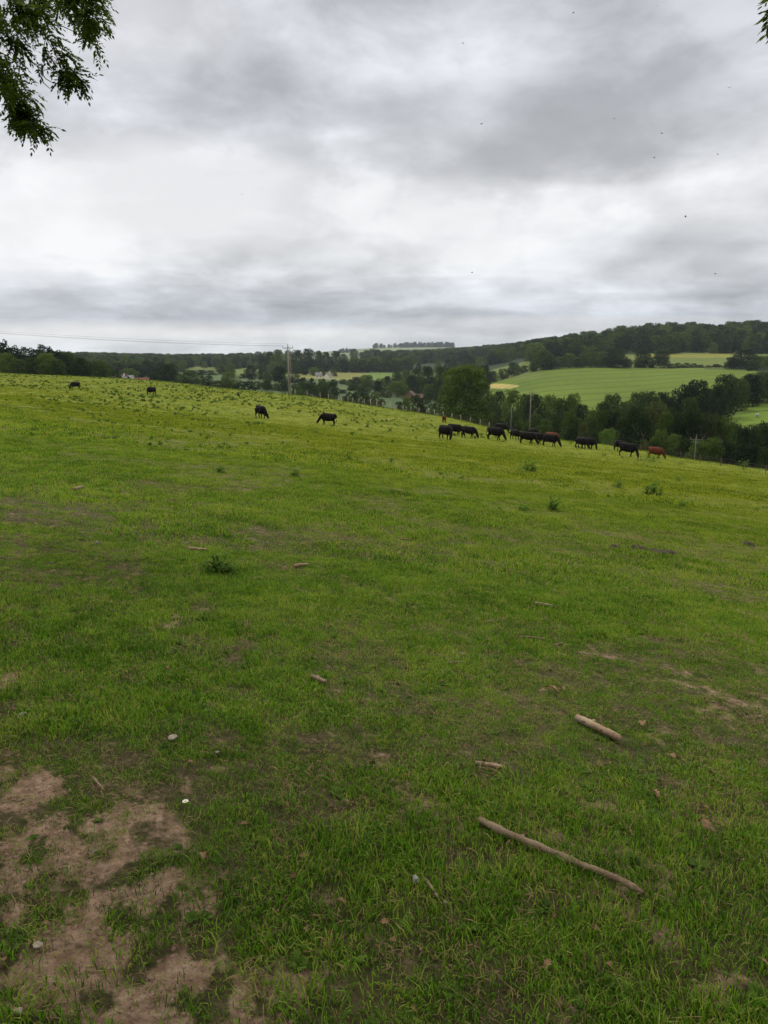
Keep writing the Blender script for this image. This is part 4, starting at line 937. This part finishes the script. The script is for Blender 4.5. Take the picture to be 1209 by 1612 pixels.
# ------------------------------------------------------------------ fence along the brow
fence = empty('wire_fence', (0, 0, 0)); tag(fence, 'post and wire stock fence along the brow of the pasture and past the herd', 'fence')
L1 = [(465, 0), (484, 0), (504.5, 0), (517.5, 0), (533, 0), (548, 0), (555.5, 0), (565, 0), (573.5, 0), (583, 0), (593, 0), (603, 0), (613.5, 0), (624.6, 0), (635, 0), (647, 0), (659.5, 0), (672, 0), (684, 0), (698, 0), (712, 0), (726, 0), (741, 0), (756.5, 0), (771, 0), (788, 0), (805, 675.5), (822, 679), (840, 682.5), (858, 686),
      (881, 687.5), (897, 690), (917, 694), (939, 698), (962, 702), (985, 707), (1008, 710.5), (1032, 714.5), (1052, 718.5), (1072, 722.5), (1101.6, 728.5), (1134, 734), (1170, 740), (1205, 747), (1245, 755)]
pts = []
for px, row in L1:
    if row: p = at(px, row)
    else:
        t = float(ray(px, 640)[0]); p = onD(px, float(edgeD(t)) * 1.0, 640)
    pts.append(p)
    red = px > 850; hgt = 1.5 if abs(px - 583) < 1 or abs(px - 881) < 1 else 1.25
    mb = MB(); hgt = .95 if px > 885 else hgt; r = .08 if hgt > 1.4 else (.035 if red else .06)
    mb.tube([(0, 0, -.2), (0, 0, hgt)], [r, r * .92], 7)
    o = mb.build('post', M['redpost'] if red else M['post'], fence, p); o.rotation_euler = (R(random.uniform(-3, 3)), R(random.uniform(-3, 3)), 0)
wm = MB()
for hz in (.35, .62, .9):
    wm.tube([p + Vector((0, 0, hz)) for p in pts], .0035, 4)
wm.build('wire', M['fwire'], fence)
bp = at(881, 687.5); mb = MB(); mb.tube([(0, 0, 1.1), (1.15, -.1, -.12)], .05, 6); mb.build('brace', M['palepole'], fence, bp)

# water trough by the wood
p = at(992, 696) ; p = at(992, 695)
tr = empty('water_trough', p, R(-8)); tag(tr, 'pale water trough on short legs beside the wood, right of the herd', 'trough')
mb = MB(); mb.box((0, 0, .58), (1.5, .5, .06)); mb.box((0, -.24, .70), (1.5, .03, .24)); mb.box((0, .24, .70), (1.5, .03, .24)); mb.box((-.74, 0, .70), (.03, .45, .24)); mb.box((.74, 0, .70), (.03, .45, .24)); mb.build('basin', M['metal'], tr, smooth=False)
for sx in (-.5, .5):
    mb = MB(); mb.box((sx, 0, .25), (.10, .40, .60)); mb.build('leg', M['metal'], tr, smooth=False)

# ------------------------------------------------------------------ poles and wires
def pole(px, D, top, label, r=.14, arm=1.5, m='pole', at_=.11, base=None, ang=0, small=False):
    p = onD(px, D); zt = s_of(top) * D + EYE; h = max(zt - p.z, 3)
    o = empty('telegraph_pole', p, ang); tag(o, label, 'pole')
    mb = MB(); mb.tube([(0, 0, -.5), (0, 0, h*.5), (0, 0, h)], [r, r*.85, r*.65], 9); mb.build('post', M[m], o)
    mb = MB(); mb.box((0, -.12, h - .55), (arm, .08, .05 if small else .11)); mb.tube([(-arm*.3, -.12, h - .6), (0, -.13, h - 1.2)], .025, 5); mb.tube([(arm*.3, -.12, h - .6), (0, -.13, h - 1.2)], .025, 5); mb.build('crossarm', M['wire'] if not small else M[m], o, smooth=False)
    tips = []
    for sx in ((-.46, 0, .46)):
        mb = MB(); z0 = h - .49 if sx else h; z0 = h - .49 if sx else h - .02
        mb.tube([(sx*arm, -.12 if sx else 0, z0), (sx*arm, -.12 if sx else 0, z0+.08), (sx*arm, -.12 if sx else 0, z0+.14), (sx*arm, -.12 if sx else 0, z0+.27), (sx*arm, -.12 if sx else 0, z0+.32)], [.02, .02, .07, .055, .02], 7); mb.build('insulator', M['ceramic'], o)
        c, s = math.cos(ang), math.sin(ang); tips.append(p + Vector((sx*arm*c, sx*arm*s, z0 + .32)))
    return o, tips
main, tips = pole(455, 160, 543.5, 'tall dark telephone pole with crossarm and insulators standing on the brow, left of centre', .17, 2.2)
mb = MB(); h = s_of(543.5) * 160 + EYE - main.location.z
mb.tube([(0.1, 0, h - 1.2), (1.5, .5, -.3)], .02, 5); mb.build('stay_wire', M['fwire'], main)
pole(457.8, 330, 561, 'thin grey pole far down the slope directly behind the tall dark pole', .14, 1.2, 'palepole', small=True)
pole(836, 150, 613.5, 'tall pale telephone pole behind the herd in front of the dark wood', .12, .9, 'palepole', small=True)
pole(806, 190, 643, 'short pale pole with a T-shaped top left of the tall pale one', .10, 1.7, 'palepole', small=True)
pole(618.6, 330, 618, 'tiny T-topped pole in the valley above the fence, right of centre', .10, 1.6, 'palepole', small=True)
pole(1102, 122, 686.5, 'short pole with a wide crossarm at the lower right in front of the wood', .08, 2.1, 'palepole', small=True)
def wire(a, b, sag, r, label):
    n = 40; pts = [a.lerp(b, i/n) - Vector((0, 0, sag * 4 * (i/n) * (1 - i/n))) for i in range(n+1)]
    mid = pts[0].copy(); mb = MB(); mb.tube([q - mid for q in pts], r, 5); o = mb.build('overhead_wire', M['wire'], None, mid); tag(o, label, 'wire', 'wires of the tall pole')
offp = Vector((-92, 112, EYE + 5.0))
for tp, off, lb in zip(tips, (-.9, 0, .9), ('nearest', 'middle', 'farthest')):
    wire(tp, offp + Vector((off*.55, off*.8, 0.25 if off == 0 else 0)), 1.0, .012, '%s of the overhead wires running left from the tall dark pole' % lb)

# ------------------------------------------------------------------ houses
def house(px, D, w, d, hw, hr, rz, wall, roof, label, lift=0, chims=((.3, .9),), name='farmhouse', cat='house'):
    p = onD(px, D); p.z += lift; o = empty(name, p, R(rz)); tag(o, label, cat)
    mb = MB(); mb.box((0, 0, hw/2 - 1.5), (w, d, hw + 3))
    k = len(mb.v); mb.v += [Vector(q) for q in ((-w/2, -d/2, hw+.002), (-w/2, d/2, hw+.002), (-w/2, 0, hw+hr), (w/2, -d/2, hw+.002), (w/2, d/2, hw+.002), (w/2, 0, hw+hr))]; mb.f += [(k, k+1, k+2), (k+3, k+5, k+4)]
    mb.build('wall', M[wall], o, smooth=False)
    mb = MB(); e = .35; zl = hw - hr*e/(d/2)
    for sg in (-1, 1):
        k = len(mb.v); mb.v += [Vector(q) for q in ((-w/2-e, sg*(d/2+e), zl), (w/2+e, sg*(d/2+e), zl), (w/2+e, 0, hw+hr+.1), (-w/2-e, 0, hw+hr+.1), (-w/2-e, sg*(d/2+e), zl+.18), (w/2+e, sg*(d/2+e), zl+.18), (w/2+e, 0, hw+hr+.28), (-w/2-e, 0, hw+hr+.28))]
        mb.f += [(k, k+1, k+2, k+3), (k+7, k+6, k+5, k+4), (k, k+4, k+5, k+1), (k+1, k+5, k+6, k+2), (k+3, k+7, k+4, k)]
    rf = mb.build('roof', M[roof], o, smooth=False)
    for fx, ch in chims:
        mb = MB(); mb.box((fx*w, 0, hw+hr+ch/2-.3), (.9, .7, ch+.9)); mb.build('chimney', M['wallbrick'] if wall != 'wallwhite' else M['wallwhite'], rf, smooth=False)
    n = max(2, int(w/3))
    for i in range(n):
        for zf in ([.3, .72] if hw > 4 else [.5]):
            mb = MB(); mb.box(((i+.5)/n*w - w/2, -d/2-.03, hw*zf), (1.1, .06, 1.1)); mb.build('window', M['glass'], o, smooth=False)
def hlift(px, D, ridge_row, total):       # how far the ground must carry the house so that its ridge shows at that row
    p = onD(px, D); return s_of(ridge_row) * D + EYE - total - p.z
house(225, 330, 5.5, 6, 2.8, 2.2, 4, 'wallbrick', 'redtile', 'long barn with a red tiled roof just showing over the left brow', hlift(225, 330, 595.5, 5.0), (), 'barn', 'barn')
house(191, 340, 7, 6, 3.6, 2.2, -10, 'wallbrick', 'slate', 'dark-roofed cottage with chimneys behind the left brow', hlift(191, 340, 592.5, 5.8), ((.42, 1.2), (-.3, .6)), 'cottage', 'house')
house(203, 345, 4.5, 5, 4.2, 1.8, 30, 'wallwhite', 'slate', 'small white-gabled cottage between the dark-roofed one and the red barn', hlift(203, 345, 591.5, 6.0), ((-.3, .8),), 'cottage', 'house')
house(502, 780, 6.5, 6, 3.0, 2.4, 10, 'wallwhite', 'slate', 'left one of two small white farmhouses far across the valley', 0)
house(517.5, 770, 6.5, 6, 3.2, 2.6, 60, 'wallwhite', 'slate', 'right one of two small white farmhouses far across the valley', 0)
house(646, 470, 6, 8, 2.4, 3.2, 70, 'wallbrick', 'browntile', 'steep brown-roofed farm building among valley trees left of the big round tree', 0, ((0, .8),), 'farm_building', 'building')
house(656, 470, 7, 5, 2.2, 2.2, 5, 'wallbrick', 'browntile', 'lower brown-roofed building right of the steep roof', 0, ((-.35, .6),), 'farm_building', 'building')

# ------------------------------------------------------------------ sticks, stones, leaves, dung
def stick(a, b, r, label, bend=.03, name='fallen_branch', m='branch', cat='branch', rr=None, knots=3, n=14, sd_=0, lift=.6):
    q_ = (.62 if sd_ < 5 else .6); lift = .75; r *= q_; rr = rr * q_ if rr else None
    rg = random.Random(sd_); A, B = at(*a), at(*b); d = B - A; sid = Vector((-d.y, d.x, 0)).normalized(); L_ = d.length; pts = []; rad = []
    kn = [rg.uniform(.1, .9) for _ in range(knots)]; rr = rr or r * .75
    for i in range(n + 1):
        u = i / n; p = A.lerp(B, u) + sid * (math.sin(u * 5.5 + sd_) * bend * L_ * .35 + math.sin(u * 13 + sd_) * bend * L_ * .12 + rg.uniform(-.09, .09) * r)
        p.z = float(A.z + (B.z - A.z) * u) + r * lift + .016 + math.sin(u * 3.1) * bend * L_ * .2
        q = r + (rr - r) * u
        q *= .92 + .18 * float(fbm(np.array([u * 9.]), np.array([sd_ * 3.3]), 5, 3)[0])
        for k_ in kn: q *= 1 + .20 * math.exp(-((u - k_) / .028) ** 2)
        if u > .965: q *= .62
        pts.append(p); rad.append(q * rg.uniform(.95, 1.05))
    o_ = pts[0].copy(); mb = MB(); mb.tube([p - o_ for p in pts], rad, 10)
    for k_ in kn[:2]:
        i = int(k_ * n); q = pts[i] - o_; dv = (sid * rg.choice((-1, 1)) + Vector((0, 0, .5)) + d.normalized() * .5).normalized(); mb.tube([q, q + dv * rad[i] * 1.5], [rad[i] * .5, rad[i] * .36], 6)
    o = mb.build(name, M[m], None, o_); return tag(o, label, cat)
stick((754, 1299), (1010, 1417), .0215, 'longest fallen branch, slim and slightly wavy, lying in the right foreground', .045, sd_=3, rr=.0195, knots=7, n=60)
stick((908, 1137), (977, 1172), .032, 'short thick pale log with dark specks in the grass on the right', .01, sd_=4, rr=.034, knots=2, m='pale_branch')
stick((748, 1208), (792, 1215), .018, 'short knobbly stick lying level above the longest branch', .03, sd_=5, rr=.018, m='pale_branch')
stick((668, 1391), (690, 1420), .0085, 'small thin twig beside the white stone', .05, sd_=6, rr=.008)
stick((489, 1070), (513, 1080), .022, 'stubby broken stick in the middle of the foreground', .03, sd_=7, rr=.022, knots=1)
stick((297, 867.5), (326, 869.5), .03, 'pale stick lying above the widest weed clump on the left', .04, sd_=8, m='pale_branch')
stick((463, 895), (485, 892.5), .028, 'short pale stick right of the widest weed clump', .03, sd_=9, m='pale_branch')
stick((842, 953), (878, 960), .022, 'thin forked pale stick lying in the middle right grass', .05, sd_=10, rr=.012, m='pale_branch')
stick((817, 1006), (858, 1009.5), .012, 'slender straight twig below the forked pale stick', .03, sd_=11, rr=.008)
stick((873, 1020), (886, 1016), .012, 'tiny pale twig right of the slender straight one', .03, sd_=12)
stick((146, 1231), (165, 1251), .009, 'dark twig on the bare soil at the left', .04, sd_=13)
stick((118, 775), (131, 770), .05, 'far pale stick at the left of the pasture', .04, sd_=14)
stick((630, 851), (650, 853), .022, 'thin pale twig in the centre of the pasture', .05, sd_=15, rr=.012)
stick((706, 1048), (730, 1047), .012, 'light straw-coloured twig below the centre', .04, sd_=16, rr=.008)
stick((1148, 1005), (1172, 1004), .014, 'thin pale twig near the right edge', .03, sd_=17, rr=.008)
def stone(px, row, wpx, label, m='stone', flat=.7, sd_=0):
    rg = random.Random(sd_); p = at(px, row); w = wpx * p.length / F / 2 * .8; bm = bmesh.new(); bmesh.ops.create_icosphere(bm, subdivisions=3, radius=1)
    ph = [rg.uniform(0, 6) for _ in range(6)]
    for v in bm.verts:
        c = v.co; k = 1 + .16*math.sin(c.x*3+ph[0])*math.sin(c.y*2.7+ph[1]) + .12*math.sin(c.z*4+ph[2]) + .06*math.sin(c.x*8+c.y*7+ph[3]); v.co = Vector((c.x*w*k, c.y*w*k*.85, c.z*w*flat*k))
    me = bpy.data.meshes.new('stone'); bm.to_mesh(me); bm.free(); me.polygons.foreach_set('use_smooth', [True]*len(me.polygons)); me.materials.append(M[m])
    o = link('stone', me, None, None, p + Vector((0, 0, w*flat*.7 + .014))); o.rotation_euler = (0, 0, rg.uniform(0, 6)); tag(o, label, 'stone')
stone(654, 1393, 18, 'white rounded stone left of the small thin twig', 'white_flint', .8, 12)
stone(272, 1168, 20, 'flat grey-brown stone in the left foreground grass', 'stone', .5, 2)
stone(342, 1189, 9, 'small pale pebble right of the flat stone', 'pebble', .5, 3)
stone(153, 857.5, 7, 'small whitish stone in the far left grass', 'pebble', .8, 4)
stone(36, 1131, 16, 'pale flattish stone near the left edge', 'pebble', .4, 5)
stone(421, 857, 6, 'small whitish stone right of the pale stick', 'pebble', .7, 6)
stone(701, 1427, 9, 'small pinkish stone right of the small thin twig', 'stone', .6, 7)
stone(30, 1602, 16, 'pinkish stone at the bottom left corner', 'stone', .8, 8)
stone(60, 1495, 20, 'half-buried stone in the bare soil at the left', 'stone', .3, 9)
# chalk crumbs on the bare soil
cb = []
bm = bmesh.new(); bmesh.ops.create_icosphere(bm, subdivisions=1, radius=1); me = bpy.data.meshes.new('crumb'); bm.to_mesh(me); bm.free(); me.materials.append(M['pebble'])
me2 = me.copy(); me2.materials.clear(); me2.materials.append(simple('soil_crumb', (.21, .14, .10), .95, .3, 20))
n = 60000; x = RNG.uniform(-3, 3, n); y = RNG.uniform(1.1, 5.5, n); k = (soil(x, y) > .30); x, y = x[k], y[k]; n = len(x); s = RNG.uniform(.0015, .006, n) * RNG.choice([1, 1, 1, 2.2], n)
scatter('soil_crumbs', [me2, me], np.stack([x, y, zg(x, y)], -1), RNG.uniform(0, 6, (n, 3)), np.stack([s, s*.8, s*.6], -1), (RNG.uniform(0, 1, n) < .02).astype(int), 'crumbs of soil and chalk on the bare ground', 'soil')
def leaf_mesh(name, L_, sd_):
    rg = random.Random(sd_); V = []; Fc = []; n = 6
    for i in range(n + 1):
        u = i/n; w = L_*.32*math.sin(math.pi*min(1, u*.92+.06))*(1 if i % 2 else .6); cz = .25*L_*math.sin(u*3)*rg.uniform(.6, 1.2)
        V += [(u*L_-L_/2, -w, cz+L_*.16*rg.uniform(.2, 1)), (u*L_-L_/2, 0, cz), (u*L_-L_/2, w, cz+L_*.16*rg.uniform(.2, 1))]
    for i in range(n):
        k = 3*i; Fc += [(k, k+3, k+4, k+1), (k+1, k+4, k+5, k+2)]
    return pymesh(name, V, Fc, M['deadleaf'])
DL = [(868, 1093, 26, 'largest curled dead leaf, brown, left of the thick pale log'), (884, 1090, 16, 'small pale dead leaf touching the largest curled one'), (1030, 1257, 22, 'star-shaped tan dead leaf in the right foreground'),
      (1012, 1147, 22, 'reddish dead leaf on the bare spot right of the thick log'), (1058, 1200, 22, 'pair of curled dead leaves right of the log end'), (1112, 1278, 14, 'upright pale dead leaf right of the star-shaped one'), (870, 1322, 8, 'little pinkish dead leaf above the longest branch'),
      (605, 1462, 20, 'brown dead leaf in the lower middle grass'), (935, 1470, 18, 'tan dead leaf below the end of the longest branch'), (862, 1530, 26, 'straw-coloured split leaf near the bottom, right of centre'), (320, 1358, 26, 'brown torn leaf at the edge of the bare soil'),
      (545, 1270, 14, 'small brown dead leaf in the centre foreground'), (1108, 1305, 26, 'red-brown leaf scrap right of the longest branch'), (1200, 1525, 20, 'pale dead leaf at the right edge near the bottom'), (478, 860, 9, 'dark red dead leaf in the grass beyond the short pale stick'), (265, 1058, 12, 'small ochre dead leaf in the left grass')]
for i, (px, row, w, lab) in enumerate(DL):
    p = at(px, row); o = link('dead_leaf', leaf_mesh('dead_leaf', w*.95*p.length/F, i), None, None, p + Vector((0, 0, .022))); o.rotation_euler = (random.uniform(-.4, .4), random.uniform(-.3, .3), random.uniform(0, 6)); tag(o, lab, 'leaf', 'dead leaves lying in the grass')
lm = [leaf_mesh('scrap', .03, 50 + i) for i in range(3)]
n = 900; y = np.sqrt(RNG.uniform(1.3**2, 14**2, n)); x = RNG.uniform(-.6, .6, n) * y; s = RNG.uniform(.3, 1.2, n)
scatter('leaf_litter', lm, np.stack([x, y, zg(x, y) + .012], -1), rotz(n, .5), np.stack([s, s, s], -1), RNG.integers(0, 3, n), 'small brown leaf scraps scattered through the grass', 'litter')
# dried dung and dark poached ground
def pat(px, row, wpx, hpx, label, sd_):
    p = at(px, row); w = wpx*p.y/F/2; dpt = abs(at(px, row - hpx/2).y - at(px, row + hpx/2).y)/2; rg = random.Random(sd_); V = []; Fc = []; n = 24
    for k in range(4):
        for j in range(n):
            a = 2*math.pi*j/n; q = (1, .8, .5, .18)[k]*(1+.25*math.sin(a*3+sd_)+rg.uniform(-.12, .12)); xx, yy = w*q*math.cos(a), dpt*q*math.sin(a)
            V.append((xx, yy, float(zg(p.x+xx, p.y+yy))-p.z+(-.01, .05, .065, .06)[k]+rg.uniform(-.006, .006)))
    for k in range(3):
        for j in range(n): Fc.append((k*n+j, k*n+(j+1) % n, (k+1)*n+(j+1) % n, (k+1)*n+j))
    Fc.append(tuple(3*n+j for j in range(n)))
    o = link('cow_pat', pymesh('cow_pat', V, Fc, M['dung'], True), None, None, p); tag(o, label, 'dung')
pat(1040, 872, 46, 5, 'largest dark dung patch on the right side of the pasture', 1)
pat(1006, 865, 26, 3, 'small dark dung patch touching the left of the largest one', 2)
pat(968, 864, 16, 3, 'separate small dark dung patch left of the two', 3)
pat(1178, 858, 14, 3, 'small brown dung patch near the right edge', 4)
# daisy
p = at(293, 1279); da = empty('daisy', p); tag(da, 'single white daisy in the left foreground', 'flower')
mb = MB(); mb.tube([(0, 0, 0), (0, 0, .045)], .0012, 5); mb.build('stem', M['lush'], da)
V = []; Fc = []
for j in range(14):
    a = 2*math.pi*j/14; k = len(V); V += [(0, 0, .045), (.011*math.cos(a-.16), .011*math.sin(a-.16), .049), (.013*math.cos(a), .013*math.sin(a), .05), (.011*math.cos(a+.16), .011*math.sin(a+.16), .049)]; Fc.append((k, k+1, k+2, k+3))
link('petals', pymesh('petals', V, Fc, M['white']), None, da)
mb = MB(); mb.ell((0, 0, .048), (.004, .004, .0025)); mb.build('flower_centre', M['yellow'], da)

# ------------------------------------------------------------------ birds
def crow(px, row, s, rz, label):
    p = at(px, row); mb = MB(); mb.ell((0, 0, .22), (.17, .085, .10)); mb.ell((.15, 0, .33), (.06, .05, .055)); mb.tube([(.08, 0, .25), (.15, 0, .33)], [.08, .05], 8); mb.tube([(.19, 0, .33), (.27, 0, .31)], [.02, .004], 6)
    mb.tube([(-.12, 0, .20), (-.33, 0, .13)], [.05, .03], 6); mb.tube([(.02, .03, .15), (.03, .03, 0)], .01, 5); mb.tube([(.02, -.03, .15), (.03, -.03, 0)], .01, 5)
    o = mb.build('crow', M['feather'], None, p); o.scale = (s,)*3; o.rotation_euler = (0, R(-35), R(rz)); tag(o, label, 'bird')
crow(374, 624.5, 1.9, 150, 'black crow standing in the pasture between the left cows')
crow(963, 691.5, 1.5, 20, 'small crow by the rounded fresh green bush behind the herd')
BIRDS = [(903, 20, 'highest bird right of centre'), (967, 187, 'bird in front of the darkest cloud'), (1042, 210, 'bird right of the darkest cloud middle'), (1030, 248, 'bird just under the dark cloud, largest of the flock'), (758, 195, 'bird at the left end of the darkest cloud'), (1130, 243, 'bird far to the right below the dark cloud'),
         (1079, 341, 'bird halfway down the sky on the right'), (1126, 431, 'lowest bird on the right'), (743, 429, 'lowest bird near the middle of the sky'), (381, 306, 'lone bird in the left half of the sky'), (729, 68, 'bird high in the middle of the sky'), (1034, 9, 'bird at the very top edge right of centre'), (1148, 138, 'bird high near the right edge')]
bm_ = MB(); bm_.ell((0, 0, 0), (.10, .03, .028)); bm_.v += []
k = len(bm_.v)
for sg in (-1, 1):
    k = len(bm_.v); bm_.v += [Vector(q) for q in ((.05, sg*.015, .012), (.04, sg*.10, .05), (-.03, sg*.20, .02), (-.03, sg*.09, .035), (-.04, sg*.015, .012), (.05, sg*.015, .004), (.04, sg*.10, .042), (-.03, sg*.20, .016), (-.03, sg*.09, .027), (-.04, sg*.015, .004))]
    bm_.f += [(k, k+1, k+3, k+4), (k+1, k+2, k+3), (k+9, k+8, k+6, k+5), (k+8, k+7, k+6)]
k = len(bm_.v); bm_.v += [Vector(q) for q in ((-.09, 0, .01), (-.17, .035, 0), (-.14, 0, 0), (-.17, -.035, 0))]; bm_.f += [(k, k+1, k+2), (k, k+2, k+3)]
BM = bm_.mesh('flying_bird', M['feather'])
for i, (px, row, lab) in enumerate(BIRDS):
    D = random.uniform(70, 110) * (.75 if i == 3 else 1); o = link('flying_bird', BM, None, None, pix(px, row, D)); o.rotation_euler = (random.uniform(-.5, .5), random.uniform(-.3, .3), random.uniform(0, 6)); tag(o, 'small dark ' + lab, 'bird', 'birds in the sky')

# ------------------------------------------------------------------ haze
hb = MB(); hb.box((0, 3100, -10), (8200, 7400, 140)); hz = hb.build('haze', None, None, smooth=False)
mh = bpy.data.materials.new('haze_air'); mh.use_nodes = True; th_ = NT(mh.node_tree); th_.n.clear()
pv = th_.new('ShaderNodeVolumePrincipled'); pv.inputs['Color'].default_value = (.78, .88, 1, 1); pv.inputs['Density'].default_value = .000055; pv.inputs['Anisotropy'].default_value = 0
th_.l.new(pv.outputs[0], th_.new('ShaderNodeOutputMaterial').inputs['Volume']); hz.data.materials.append(mh); hz['kind'] = 'stuff'
zs = [v.co.z for v in valley.data.vertices]; print('TERRAIN z', min(zs), max(zs))
